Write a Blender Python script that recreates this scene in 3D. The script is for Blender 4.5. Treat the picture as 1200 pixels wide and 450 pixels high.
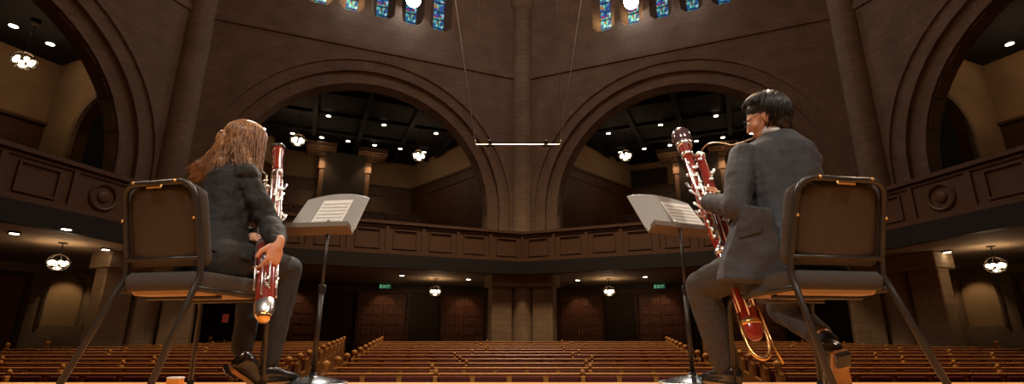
import bpy, math, random
from mathutils import Vector, Matrix, Quaternion
random.seed(7)
PI = math.pi
S = bpy.context.scene
COL = S.collection
for o in list(bpy.data.objects): bpy.data.objects.remove(o)

# ------------------------------------------------------------------ camera, world, lights, exposure
H = 0.22                                   # eye height above the stage floor
TH = math.radians(16.0)
cd = bpy.data.cameras.new('camera'); cam = bpy.data.objects.new('camera', cd); COL.objects.link(cam)
cd.sensor_width = 36; cd.lens = 18.0; cd.shift_x = -0.01; cd.clip_start = 0.05; cd.clip_end = 200
cam.location = (0, 0, H); cam.rotation_euler = (PI/2 + TH, 0, 0)
S.camera = cam
S.view_settings.view_transform = 'Standard'; S.view_settings.look = 'None'
S.view_settings.gamma = 1; S.view_settings.use_curve_mapping = False
S.view_settings.exposure = 0.0
w = bpy.data.worlds.new('world'); S.world = w; w.use_nodes = True
w.node_tree.nodes['Background'].inputs[0].default_value = (0.10, 0.075, 0.06, 1)
w.node_tree.nodes['Background'].inputs[1].default_value = 0.02

def lamp(kind, loc, energy, color=(1, .8, .58), size=.3, target=None, angle=60, blend=.6, name=None):
    l = bpy.data.lights.new(name or kind.lower() + '_light', kind)
    l.energy = energy; l.color = color
    if kind == 'SPOT':
        l.spot_size = math.radians(angle); l.spot_blend = blend; l.shadow_soft_size = size
    elif kind == 'AREA':
        l.shape = 'DISK'; l.size = size
    else: l.shadow_soft_size = size
    o = bpy.data.objects.new(name or kind.lower() + '_light', l); COL.objects.link(o)
    o.location = loc
    if target is not None:
        o.rotation_euler = (Vector(target) - Vector(loc)).to_track_quat('-Z', 'Y').to_euler()
    return o

# stage lights: overhead front-of-house and back light from the clerestory
lamp('SPOT', (-3.0, -2.6, 8.0), 1250, (1, .88, .74), .5, target=(-1.2, 2.3, .8), angle=48, name='stage_wash')
lamp('SPOT', (3.2, -2.6, 8.0), 1250, (1, .88, .74), .5, target=(1.2, 2.3, .8), angle=48, name='stage_wash')
lamp('SPOT', (-4.7, 17.0, 14.0), 6000, (1, .93, .86), .25, target=(-1.1, 2.4, .6), angle=20, name='back_light')
lamp('SPOT', (4.7, 17.0, 14.0), 6000, (1, .93, .86), .25, target=(1.1, 2.4, .6), angle=20, name='back_light')
lamp('SPOT', (-9.5, 8.5, 9.0), 900, (1, .74, .50), .3, target=(-1.2, 2.4, .5), angle=26, name='side_light')
lamp('SPOT', (9.5, 8.5, 9.0), 900, (1, .74, .50), .3, target=(1.2, 2.4, .5), angle=26, name='side_light')
# house light over the pews and vault walls, plus an added upper-wall fill
lamp('SPOT', (0, 11.0, 18.0), 8000, (1, .70, .42), 1.5, target=(0, 12.0, 0), angle=84, blend=.7, name='house_fill_light')
lamp('POINT', (0, 6.0, 10.5), 340, (1, .64, .40), 1.5, name='house_fill_light')
lamp('POINT', (0, 13.0, 15.0), 330, (1, .84, .76), 1.2, name='house_fill_light')  # added fill lamp, stands in for lens glare on the upper walls

# ------------------------------------------------------------------ helpers
def P(px, py, Y):
    u = (px - 612) / 600; v = (225 - py) / 600
    dy = math.cos(TH) - v*math.sin(TH); dz = math.sin(TH) + v*math.cos(TH)
    return Vector((u*Y/dy, Y, dz*Y/dy + H))

class MB:
    def __init__(s): s.v = []; s.f = []
    def add(s, vs, fs):
        b = len(s.v); s.v += [tuple(q) for q in vs]; s.f += [tuple(i + b for i in f) for f in fs]; return s
    def box(s, c, d, rot=None, M=None):
        hx, hy, hz = d[0]/2, d[1]/2, d[2]/2
        vs = [Vector((x, y, z)) for x in (-hx, hx) for y in (-hy, hy) for z in (-hz, hz)]
        if rot: R = Matrix.Rotation(rot, 3, 'Z'); vs = [R @ q for q in vs]
        if M: vs = [M @ q for q in vs]
        c = Vector(c); vs = [q + c for q in vs]
        return s.add(vs, [(0,1,3,2), (4,6,7,5), (0,4,5,1), (2,3,7,6), (0,2,6,4), (1,5,7,3)])
    def bbox(s, c, d, b=.01, rot=None, M=None):      # box with bevelled edges in all directions
        hx, hy, hz = d[0]/2, d[1]/2, d[2]/2; b = min(b, hx*.9, hy*.9, hz*.9)
        ring = []
        for z, k in ((-hz, b), (-hz + b, 0), (hz - b, 0), (hz, b)):
            x, y = hx - k, hy - k
            ring.append([(-x + b, -y, z), (x - b, -y, z), (x, -y + b, z), (x, y - b, z), (x - b, y, z), (-x + b, y, z), (-x, y - b, z), (-x, -y + b, z)])
        vs = [Vector(q) for r in ring for q in r]
        if rot: R = Matrix.Rotation(rot, 3, 'Z'); vs = [R @ q for q in vs]
        if M: vs = [M @ q for q in vs]
        c = Vector(c); vs = [q + c for q in vs]
        fs = [tuple(range(7, -1, -1)), tuple(range(24, 32))]
        for k in range(3):
            for i in range(8): j = (i+1) % 8; fs.append((k*8+i, k*8+j, k*8+8+j, k*8+8+i))
        return s.add(vs, fs)
    def tube(s, pts, r, n=10, closed=False, flat=None):
        pts = [Vector(p) for p in pts]; m = len(pts)
        if not isinstance(r, (list, tuple)): r = [r]*m
        vs = []; fs = []
        up = None
        for i in range(m):
            if closed: t = pts[(i+1) % m] - pts[i-1]
            else: t = pts[min(i+1, m-1)] - pts[max(i-1, 0)]
            if t.length < 1e-9: t = Vector((0, 0, 1))
            t.normalize()
            if up is None:
                up = Vector((0, 0, 1)) if abs(t.z) < .9 else Vector((0, 1, 0))
                if flat is not None: up = Vector(flat)
            a = up - t*up.dot(t)
            if a.length < 1e-6: a = t.orthogonal()
            a.normalize(); up = a; b = t.cross(a)
            for k in range(n):
                ang = 2*PI*k/n
                vs.append(pts[i] + (a*math.cos(ang) + b*math.sin(ang))*r[i])
        for i in range(m if closed else m-1):
            for k in range(n):
                j = (k+1) % n; i2 = (i+1) % m
                fs.append((i*n+k, i*n+j, i2*n+j, i2*n+k))
        if not closed: fs.append(tuple(range(n-1, -1, -1))); fs.append(tuple((m-1)*n + k for k in range(n)))
        return s.add(vs, fs)
    def lathe(s, prof, n=20, c=(0, 0, 0), M=None, ang0=0):
        vs = []; fs = []; m = len(prof)
        for r, z in prof:
            for k in range(n):
                a = 2*PI*k/n + ang0; q = Vector((r*math.cos(a), r*math.sin(a), z))
                if M: q = M @ q
                vs.append(q + Vector(c))
        for i in range(m-1):
            for k in range(n):
                j = (k+1) % n; fs.append((i*n+k, i*n+j, (i+1)*n+j, (i+1)*n+k))
        fs.append(tuple(range(n-1, -1, -1))); fs.append(tuple((m-1)*n + k for k in range(n)))
        return s.add(vs, fs)
    def ell(s, c, r, M=None, n=16, m=10):
        vs = []; fs = []
        for i in range(m+1):
            th = PI*i/m
            for k in range(n):
                a = 2*PI*k/n
                q = Vector((r[0]*math.sin(th)*math.cos(a), r[1]*math.sin(th)*math.sin(a), -r[2]*math.cos(th)))
                if i in (0, m): q = Vector((1e-4*math.cos(a), 1e-4*math.sin(a), q.z))
                if M: q = M @ q
                vs.append(q + Vector(c))
        for i in range(m):
            for k in range(n):
                j = (k+1) % n; fs.append((i*n+k, i*n+j, (i+1)*n+j, (i+1)*n+k))
        fs.append(tuple(range(n-1, -1, -1))); fs.append(tuple(m*n + k for k in range(n)))
        return s.add(vs, fs)
    def caps(s, p, q, r0, r1, n=14):                  # tapered capsule
        p = Vector(p); q = Vector(q); d = q - p; L = max(d.length, 1e-5); d.normalize()
        pts = []; rs = []
        for a in (-80, -55, -25): pts.append(p + d*r0*math.sin(math.radians(a))); rs.append(r0*math.cos(math.radians(a)))
        pts.append(p); rs.append(r0); pts.append(q); rs.append(r1)
        for a in (25, 55, 80): pts.append(q + d*r1*math.sin(math.radians(a))); rs.append(r1*math.cos(math.radians(a)))
        return s.tube(pts, rs, n)
    def chain(s, pts, rs):
        for i in range(len(pts)-1): s.caps(pts[i], pts[i+1], rs[i], rs[i+1])
        return s
    def loft(s, secs, n=28, e=2.3):                   # secs: centre, half-width vector, half-depth vector
        vs = []; fs = []
        for c, a, b in secs:
            for k in range(n):
                t = 2*PI*k/n; x = math.cos(t); y = math.sin(t)
                x = math.copysign(abs(x)**(2/e), x); y = math.copysign(abs(y)**(2/e), y)
                vs.append(Vector(c) + Vector(a)*x + Vector(b)*y)
        for i in range(len(secs)-1):
            for k in range(n):
                j = (k+1) % n; fs.append((i*n+k, i*n+j, (i+1)*n+j, (i+1)*n+k))
        fs.append(tuple(range(n-1, -1, -1))); fs.append(tuple((len(secs)-1)*n + k for k in range(n)))
        return s.add(vs, fs)
    def prism(s, poly, z0, z1):                       # plan polygon (x, y) extruded in z
        n = len(poly)
        vs = [(x, y, z0) for x, y in poly] + [(x, y, z1) for x, y in poly]
        fs = [tuple(range(n-1, -1, -1)), tuple(range(n, 2*n))] + [(i, (i+1) % n, n+(i+1) % n, n+i) for i in range(n)]
        return s.add(vs, fs)
    def xzprism(s, poly, y0, y1):                     # outline (x, z) extruded in y
        n = len(poly)
        vs = [(x, y0, z) for x, z in poly] + [(x, y1, z) for x, z in poly]
        fs = [tuple(range(n)), tuple(range(2*n-1, n-1, -1))] + [(i, n+i, n+(i+1) % n, (i+1) % n) for i in range(n)]
        return s.add(vs, fs)
    def mesh(s, name):
        me = bpy.data.meshes.new(name); me.from_pydata(s.v, [], s.f); me.validate(); me.update()
        return me
    def build(s, name, mat, parent=None, smooth=False, M=None):
        me = s.mesh(name)
        import bmesh
        b = bmesh.new(); b.from_mesh(me); bmesh.ops.recalc_face_normals(b, faces=b.faces); b.to_mesh(me); b.free()
        if smooth: me.polygons.foreach_set('use_smooth', [True]*len(me.polygons))
        me.materials.append(mat)
        return link(name, me, parent, M)

def link(name, me, parent=None, M=None):
    o = bpy.data.objects.new(name, me); COL.objects.link(o)
    if parent is not None: o.parent = parent
    if M is not None: o.matrix_local = M
    return o
def inst(name, me, parent, loc, rz=0):
    o = bpy.data.objects.new(name, me); COL.objects.link(o); o.parent = parent
    o.location = loc; o.rotation_euler = (0, 0, rz); return o
def empty(name, loc=(0, 0, 0), rz=0):
    o = bpy.data.objects.new(name, None); COL.objects.link(o); o.location = loc; o.rotation_euler = (0, 0, rz)
    o.empty_display_size = .1; return o
def tag(o, label, cat, group=None):
    o['label'] = label; o['category'] = cat
    if group: o['group'] = group
    return o
def struct(o): o['kind'] = 'structure'; return o
def copy_tree(o, parent=None):
    c = o.copy(); COL.objects.link(c)
    if parent is not None: c.parent = parent
    for ch in list(o.children): copy_tree(ch, c)
    return c

# ------------------------------------------------------------------ materials
def mat(name, col, rough=.6, metal=0, var=None, vscale=6, bump=0, bscale=40, emit=None, estr=0, coat=0, trans=0, stretch=(1, 1, 1)):
    m = bpy.data.materials.new(name); m.use_nodes = True; nt = m.node_tree; b = nt.nodes['Principled BSDF']
    b.inputs['Base Color'].default_value = (*col, 1); b.inputs['Roughness'].default_value = rough; b.inputs['Metallic'].default_value = metal
    if coat: b.inputs['Coat Weight'].default_value = coat; b.inputs['Coat Roughness'].default_value = .12
    if trans: b.inputs['Transmission Weight'].default_value = trans
    if emit: b.inputs['Emission Color'].default_value = (*emit, 1); b.inputs['Emission Strength'].default_value = estr
    if var or bump:
        tc = nt.nodes.new('ShaderNodeTexCoord'); mp = nt.nodes.new('ShaderNodeMapping'); mp.inputs['Scale'].default_value = stretch
        nt.links.new(tc.outputs['Object'], mp.inputs[0])
    if var:
        n = nt.nodes.new('ShaderNodeTexNoise'); n.inputs['Scale'].default_value = vscale; n.inputs['Detail'].default_value = 5
        r = nt.nodes.new('ShaderNodeValToRGB'); r.color_ramp.elements[0].color = (*col, 1); r.color_ramp.elements[1].color = (*var, 1)
        r.color_ramp.elements[0].position = .35; r.color_ramp.elements[1].position = .68
        nt.links.new(mp.outputs[0], n.inputs[0]); nt.links.new(n.outputs[0], r.inputs[0]); nt.links.new(r.outputs[0], b.inputs['Base Color'])
    if bump:
        n2 = nt.nodes.new('ShaderNodeTexNoise'); n2.inputs['Scale'].default_value = bscale; n2.inputs['Detail'].default_value = 4
        bp = nt.nodes.new('ShaderNodeBump'); bp.inputs['Strength'].default_value = bump; bp.inputs['Distance'].default_value = .01
        nt.links.new(mp.outputs[0], n2.inputs[0]); nt.links.new(n2.outputs[0], bp.inputs['Height']); nt.links.new(bp.outputs[0], b.inputs['Normal'])
    return m
def stone(name, c1, c2, mortar, bw=.7, bh=.28, cyl=False):
    m = bpy.data.materials.new(name); m.use_nodes = True; nt = m.node_tree; b = nt.nodes['Principled BSDF']; b.inputs['Roughness'].default_value = .85
    tc = nt.nodes.new('ShaderNodeTexCoord'); sx = nt.nodes.new('ShaderNodeSeparateXYZ'); cx = nt.nodes.new('ShaderNodeCombineXYZ')
    nt.links.new(tc.outputs['Object'], sx.inputs[0])
    if cyl:
        at = nt.nodes.new('ShaderNodeMath'); at.operation = 'ARCTAN2'; mu = nt.nodes.new('ShaderNodeMath'); mu.operation = 'MULTIPLY'; mu.inputs[1].default_value = .45
        nt.links.new(sx.outputs[1], at.inputs[0]); nt.links.new(sx.outputs[0], at.inputs[1]); nt.links.new(at.outputs[0], mu.inputs[0]); nt.links.new(mu.outputs[0], cx.inputs[0])
    else:
        ad = nt.nodes.new('ShaderNodeMath'); ad.operation = 'ADD'
        nt.links.new(sx.outputs[0], ad.inputs[0]); nt.links.new(sx.outputs[1], ad.inputs[1]); nt.links.new(ad.outputs[0], cx.inputs[0])
    nt.links.new(sx.outputs[2], cx.inputs[1])
    br = nt.nodes.new('ShaderNodeTexBrick'); br.inputs['Scale'].default_value = 1; br.inputs['Brick Width'].default_value = bw; br.inputs['Row Height'].default_value = bh
    br.inputs['Mortar Size'].default_value = .012; br.inputs['Color1'].default_value = (*c1, 1); br.inputs['Color2'].default_value = (*c2, 1); br.inputs['Mortar'].default_value = (*mortar, 1)
    nt.links.new(cx.outputs[0], br.inputs[0])
    n = nt.nodes.new('ShaderNodeTexNoise'); n.inputs['Scale'].default_value = 1.3; n.inputs['Detail'].default_value = 6
    nt.links.new(tc.outputs['Object'], n.inputs[0])
    mx = nt.nodes.new('ShaderNodeMix'); mx.data_type = 'RGBA'; mx.blend_type = 'MULTIPLY'; mx.inputs[0].default_value = .6
    rp = nt.nodes.new('ShaderNodeValToRGB'); rp.color_ramp.elements[0].color = (.55, .5, .45, 1); rp.color_ramp.elements[1].color = (1, 1, 1, 1); rp.color_ramp.elements[0].position = .3; rp.color_ramp.elements[1].position = .65
    nt.links.new(n.outputs[0], rp.inputs[0]); nt.links.new(br.outputs[0], mx.inputs[6]); nt.links.new(rp.outputs[0], mx.inputs[7])
    nt.links.new(mx.outputs[2], b.inputs['Base Color'])
    bp = nt.nodes.new('ShaderNodeBump'); bp.inputs['Strength'].default_value = .4; bp.inputs['Distance'].default_value = .02; bp.invert = True
    nt.links.new(br.outputs['Fac'], bp.inputs['Height']); nt.links.new(bp.outputs[0], b.inputs['Normal'])
    return m
def wood(name, c1, c2, rough=.45, scale=3, stretch=(1, 1, 12), coat=0):
    return mat(name, c1, rough, var=c2, vscale=scale, bump=.08, bscale=scale*4, stretch=stretch, coat=coat)

STONE = stone('block_masonry', (.30, .20, .135), (.335, .225, .15), (.25, .165, .11), .55, .22)
STONEC = stone('column_masonry', (.34, .24, .155), (.38, .265, .175), (.26, .18, .12), .5, .24, True)
STONEL = stone('low_masonry', (.33, .23, .14), (.37, .26, .16), (.26, .18, .11), .6, .24)
STONER = stone('ring_masonry', (.33, .225, .15), (.36, .245, .165), (.26, .175, .115), .4, .4)
PLASTER = mat('gallery_plaster', (.42, .27, .14), .8, var=(.35, .22, .115), vscale=1.2)
CEILP = mat('soffit_plaster', (.38, .29, .20), .8, var=(.32, .24, .165), vscale=.8)
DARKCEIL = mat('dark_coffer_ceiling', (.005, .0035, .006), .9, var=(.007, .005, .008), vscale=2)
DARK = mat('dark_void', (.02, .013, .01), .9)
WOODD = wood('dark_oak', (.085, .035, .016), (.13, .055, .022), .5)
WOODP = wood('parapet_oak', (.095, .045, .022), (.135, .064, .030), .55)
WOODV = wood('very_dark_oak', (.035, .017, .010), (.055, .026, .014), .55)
WOODR = wood('door_oak', (.17, .068, .038), (.24, .10, .052), .45)
WOODL = wood('pew_oak', (.56, .25, .055), (.66, .31, .08), .36, 4, (8, 1, 1))
WOODE = wood('bench_end_oak', (.30, .13, .04), (.40, .18, .06), .35)
MAROON = mat('maroon_upholstery', (.12, .020, .016), .85, var=(.155, .027, .021), vscale=12, bump=.1, bscale=200)
STAGE = wood('stage_planks', (.80, .36, .11), (.92, .45, .16), .35, 3, (1, 10, 1))
CARPET = mat('aisle_carpet', (.05, .015, .012), .95, var=(.07, .02, .015), vscale=30)
BLACKM = mat('black_trim', (.012, .009, .008), .6)
STEEL = mat('chair_frame_enamel', (.045, .038, .033), .38, .3, bump=.05, bscale=300)
SHELL = mat('chair_shell', (.050, .034, .024), .55, bump=.12, bscale=500)
FABRIC = mat('charcoal_fabric', (.058, .050, .045), .95, var=(.078, .068, .061), vscale=180, bump=.25, bscale=420)
PLY = wood('seat_plywood', (.36, .23, .12), (.44, .29, .16), .55)
BRASS = mat('brass', (.85, .52, .20), .28, 1)
SILVER = mat('silver_plate', (.93, .90, .90), .30, 1)
DESK = mat('stand_enamel', (.40, .39, .375), .42, .1, bump=.04, bscale=300)
DESKL = mat('stand_lip_enamel', (.17, .125, .09), .42, .2)
PAPER = mat('paper', (.92, .90, .86), .8)
INK = mat('ink', (.35, .33, .32), .8)
MAPLE1 = mat('red_maple', (.33, .035, .018), .22, var=(.20, .022, .014), vscale=8, coat=.7, stretch=(6, 6, 1))
MAPLE2 = mat('crimson_maple', (.40, .040, .026), .22, var=(.27, .025, .018), vscale=8, coat=.7, stretch=(6, 6, 1))
BLKR = mat('black_resin', (.02, .02, .02), .25)
IVORY = mat('bell_ring_metal', (.26, .15, .17), .16, .6, coat=.8)
SKIN = mat('skin', (.72, .36, .22), .5, var=(.78, .42, .28), vscale=20, bump=.05, bscale=200)
SKIN.node_tree.nodes['Principled BSDF'].inputs['Subsurface Weight'].default_value = .15
SKIN.node_tree.nodes['Principled BSDF'].inputs['Subsurface Radius'].default_value = (.02, .008, .004)
SUIT = mat('charcoal_suit', (.044, .044, .050), .8, var=(.058, .058, .065), vscale=60, bump=.2, bscale=500)
TROU = mat('suit_trousers', (.050, .044, .040), .85, var=(.064, .057, .052), vscale=60, bump=.2, bscale=500)
BLKJ = mat('black_jersey', (.015, .014, .014), .8, var=(.022, .021, .021), vscale=60, bump=.25, bscale=400)
BLKT = mat('black_trousers', (.022, .021, .021), .75, var=(.032, .030, .030), vscale=40, bump=.2, bscale=400)
SHIRT = mat('white_shirt', (.85, .84, .82), .7)
LEATHER = mat('black_leather', (.022, .020, .020), .22, coat=.4)
SOLE = mat('tan_sole', (.42, .23, .09), .55, var=(.55, .30, .12), vscale=15)
SOCK = mat('dark_sock', (.015, .015, .02), .9)
GLASS = mat('spectacle_lens', (.9, .93, .95), .05, trans=1.0)
def hairmat(name, a, b, rough):
    m = mat(name, a, rough, var=b, vscale=110, stretch=(1, 1, .25)); return m
HAIRW = hairmat('auburn_hair', (.13, .048, .018), (.58, .29, .125), .36)
HAIRM = hairmat('black_hair', (.016, .013, .013), (.045, .038, .036), .34)
IRON = mat('wrought_iron', (.03, .022, .016), .5, .6)
BULB = mat('lamp_glass', (1, .85, .6), .3, emit=(1, .80, .50), estr=9)
CANM = mat('downlight_lens', (1, .9, .7), .3, emit=(1, .84, .60), estr=14)
SPOTM = mat('spotlight_lens', (1, 1, 1), .2, emit=(.93, .96, 1), estr=60)
GREEN = mat('exit_sign_face', (.02, .1, .05), .5, emit=(.08, .42, .22), estr=.12)
GLYPH = mat('exit_sign_letters', (.3, .9, .5), .5, emit=(.45, 1, .62), estr=.35)
REDL = mat('red_lamp_lens', (.5, .03, .02), .5, emit=(1, .12, .08), estr=.08)
ORANGE = mat('orange_card', (.95, .40, .06), .5)
WHITE = mat('white_plastic', (.9, .88, .85), .4)
def glassmat():
    m = bpy.data.materials.new('stained_glass'); m.use_nodes = True; nt = m.node_tree; b = nt.nodes['Principled BSDF']
    tc = nt.nodes.new('ShaderNodeTexCoord'); v = nt.nodes.new('ShaderNodeTexVoronoi'); v.inputs['Scale'].default_value = 9
    e = nt.nodes.new('ShaderNodeTexVoronoi'); e.feature = 'DISTANCE_TO_EDGE'; e.inputs['Scale'].default_value = 9
    nt.links.new(tc.outputs['Object'], v.inputs[0]); nt.links.new(tc.outputs['Object'], e.inputs[0])
    r = nt.nodes.new('ShaderNodeValToRGB'); sp = nt.nodes.new('ShaderNodeSeparateColor'); nt.links.new(v.outputs['Color'], sp.inputs[0]); nt.links.new(sp.outputs[0], r.inputs[0])
    r.color_ramp.interpolation = 'CONSTANT'; el = r.color_ramp.elements
    el[0].color = (.03, .12, .38, 1); el[1].position = .85; el[1].color = (.5, .25, .08, 1)
    for p, c in ((.25, (.05, .42, .45)), (.45, (.20, .62, .62)), (.6, (.04, .08, .5)), (.75, (.35, .7, .75)), (.93, (.25, .05, .2))):
        q = el.new(p); q.color = (*c, 1)
    mt = nt.nodes.new('ShaderNodeMath'); mt.operation = 'GREATER_THAN'; mt.inputs[1].default_value = .06; nt.links.new(e.outputs['Distance'], mt.inputs[0])
    ms = nt.nodes.new('ShaderNodeMath'); ms.operation = 'MULTIPLY'; ms.inputs[1].default_value = .75; nt.links.new(mt.outputs[0], ms.inputs[0])
    nt.links.new(r.outputs[0], b.inputs['Base Color']); nt.links.new(r.outputs[0], b.inputs['Emission Color']); nt.links.new(ms.outputs[0], b.inputs['Emission Strength'])
    return m
STAINED = glassmat()

# ------------------------------------------------------------------ the octagonal hall
OY = 4.6; R = 17.0; AP = R*math.cos(PI/8); HS = R*math.sin(PI/8)
RO = 22.6; APO = RO*math.cos(PI/8); HSO = RO*math.sin(PI/8)
def face_M(phi_deg, ap=AP):
    f = math.radians(phi_deg); n = Vector((math.cos(f), math.sin(f), 0)); x = Vector((n.y, -n.x, 0))
    M = Matrix((( x.x, n.x, 0, n.x*ap), (x.y, n.y, 0, OY + n.y*ap), (0, 0, 1, H), (0, 0, 0, 1)))
    return M
def arch_outline(r, zc, n=28): return [(-r*math.cos(PI*i/n), zc + r*math.sin(PI*i/n)) for i in range(n+1)]
def arch_plate(mb, x0, x1, z0, z1, r, zc, y0, y1, cx=0):
    A = [(cx + x, z) for x, z in arch_outline(r, zc)]
    mb.xzprism([(x0, z0), (cx - r, z0), (cx - r, zc), (cx - r, z1), (x0, z1)], y0, y1)
    mb.xzprism([(cx + r, z0), (x1, z0), (x1, z1), (cx + r, z1), (cx + r, zc)], y0, y1)
    for i in range(len(A)-1):
        (xa, za), (xb, zb) = A[i], A[i+1]
        mb.xzprism([(xa, za), (xb, zb), (xb, z1), (xa, z1)], y0, y1)
ZC = 5.2; ZG = 3.0; ZTOP = 19.0; ZW = 13.3
names = {112.5: 'wall_far_left', 67.5: 'wall_far_right', 157.5: 'wall_left', 22.5: 'wall_right'}
WX = [-4.8 + 1.27*i*1.0 for i in range(5)]; WX = [x + 2.26 - .0 for x in WX]   # window centres, centred on the face
WX = [-2.54, -1.27, 0, 1.27, 2.54]
for phi, nm in names.items():
    M = face_M(phi)
    mb = MB()
    arch_plate(mb, -HS, HS, ZG, 12.0, 5.95, ZC, 0, .10)
    arch_plate(mb, -HS+.1, HS-.1, ZG, 11.6, 5.50, ZC, .10, .30)
    arch_plate(mb, -HS+.2, HS-.2, ZG, 11.6, 5.02, ZC, .30, 1.05)
    # clerestory zone with five splayed openings
    mb.box((0, .3, 12.6), (2*HS, .6, 1.2)); mb.box((0, .3, 18.1), (2*HS, .6, 1.8))
    zb, zt = ZW, 16.9
    edges = [-HS] + [(WX[i]+WX[i+1])/2 for i in range(4)] + [HS]
    for i, cx in enumerate(WX):
        e0, e1 = edges[i], edges[i+1]; hw = .50; gw = .24
        F = [(cx-hw+.18, zb), (cx+hw-.18, zb), (cx+hw, zb+.22), (cx+hw, zt-.3), (cx+.2, zt), (cx-.2, zt), (cx-hw, zt-.3), (cx-hw, zb+.22)]
        B = [(cx-gw, zb+.35), (cx+gw, zb+.35), (cx+gw, zb+.36), (cx+gw, zt-.6), (cx+.1, zt-.3), (cx-.1, zt-.3), (cx-gw, zt-.6), (cx-gw, zb+.36)]
        Rr = [(e0, 13.2), (e1, 13.2), (e1, zb+.22), (e1, zt-.3), (e1, 17.2), (e0, 17.2), (e0, zt-.3), (e0, zb+.22)]
        vs = [(x, 0, z) for x, z in Rr] + [(x, 0, z) for x, z in F] + [(x, .55, z) for x, z in B]
        fs = [(k, (k+1) % 8, 8+(k+1) % 8, 8+k) for k in range(8)] + [(8+k, 8+(k+1) % 8, 16+(k+1) % 8, 16+k) for k in range(8)]
        mb.add(vs, fs)
    mb.box((0, -.03, 11.70), (2*HS, .14, .24))   # string course
    struct(mb.build(nm, STONE, M=M))
    # ring of dressed stones on the soffit
    tr = MB()
    for i in range(15):
        a = PI*(i+.5)/15; c = Vector((5.045*math.cos(a), .68, ZC + 5.045*math.sin(a)))
        Mr = Matrix(((math.cos(a), 0, -math.sin(a)), (0, 1, 0), (math.sin(a), 0, math.cos(a))))
        tr.bbox(c, (.10, .46, .62), .02, M=Mr)
    for k in (-1, 1):
        for j in range(3): tr.bbox((k*5.045, .68, ZC - .4 - .75*j), (.10, .46, .55), .02)
    struct(tr.build('trim_1', STONER, M=M))
WINN = 0
def window(phi, cx):
    global WINN; WINN += 1
    M = face_M(phi); zb, zt = ZW + .33, 16.9
    e = empty(f'window_{WINN}'); e.matrix_local = M @ Matrix.Translation((cx, .56, zb)); struct(e)
    g = MB(); g.xzprism([(-.24, 0), (.24, 0), (.24, zt-zb-.6), (.1, zt-zb-.3), (-.1, zt-zb-.3), (-.24, zt-zb-.6)], 0, .03); g.build('glass', STAINED, e)
    b = MB()
    for i in range(7): b.box((0, -.02, .1 + .45*i), (.48, .03, .025))
    b.box((0, -.02, 1.5), (.02, .03, 3.0)); b.build('lead_bar', BLACKM, e)
for cx in WX: window(112.5, cx); window(67.5, cx)
for cx in WX: window(157.5, cx); window(22.5, cx)

# walls behind the stage
mb = MB()
for phi in (202.5, 247.5, 292.5, 337.5):
    f = math.radians(phi); mb.box((math.cos(f)*(AP+.3), OY + math.sin(f)*(AP+.3), 9 + H), (.6, 2*HS+.4, 23.0), rot=f)
struct(mb.build('wall_back', STONE))
def octa(r, cx=0, cy=OY): return [(cx + r*math.cos(PI/4*k), cy + r*math.sin(PI/4*k)) for k in range(8)]
struct(MB().prism(octa(R+.8), ZTOP + H, ZTOP + .3 + H).build('ceiling', STONE))

# columns at the corners of the octagon
def floor_z(Y):
    y0 = rows_Y[0]
    if Y <= y0: return rows_z[0] - .88
    if Y >= rows_Y[-1]: return rows_z[-1] - .88
    for k in range(len(rows_Y)-1):
        if Y <= rows_Y[k+1]:
            t = (Y - rows_Y[k])/(rows_Y[k+1]-rows_Y[k]); return rows_z[k]*(1-t) + rows_z[k+1]*t - .88
rows_px = [437.5, 430.8, 425.4, 420.5, 416.0, 412.4, 409.2, 406.6, 404.3, 402.3, 400.3]
rows_Y = [7.6 + 1.05*k for k in range(11)]
rows_z = [P(612, y, Y).z for y, Y in zip(rows_px, rows_Y)]
for ang in (90, 135, 45, 180, 0):
    a = math.radians(ang); x, y = (R-.02)*math.cos(a), OY + (R-.02)*math.sin(a)
    m = MB()
    m.lathe([(.62, -1.4), (.62, -1.15), (.52, -1.05), (.45, -.95), (.45, 15.2), (.56, 15.35), (.62, 15.6), (.62, 15.8)], 28)
    o = struct(m.build('wall_column', STONEC, smooth=False, M=Matrix.Translation((x, y, H))))
    m = MB()                                            # flanking pilasters and the impost above them, below the gallery
    for sgn in (-1, 1):
        tx, ty = math.cos(a + sgn*(PI/2 + PI/8)), math.sin(a + sgn*(PI/2 + PI/8))
        m.bbox((tx*.98, ty*.98, .3 + .0), (.86, .55, 3.5), .03, rot=math.atan2(ty, tx))
        m.bbox((tx*.75, ty*.75, 2.27), (1.5, .95, .50), .03, rot=math.atan2(ty, tx))
    struct(m.build('wall_pier', STONEL, M=Matrix.Translation((x, y, H))))

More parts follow.
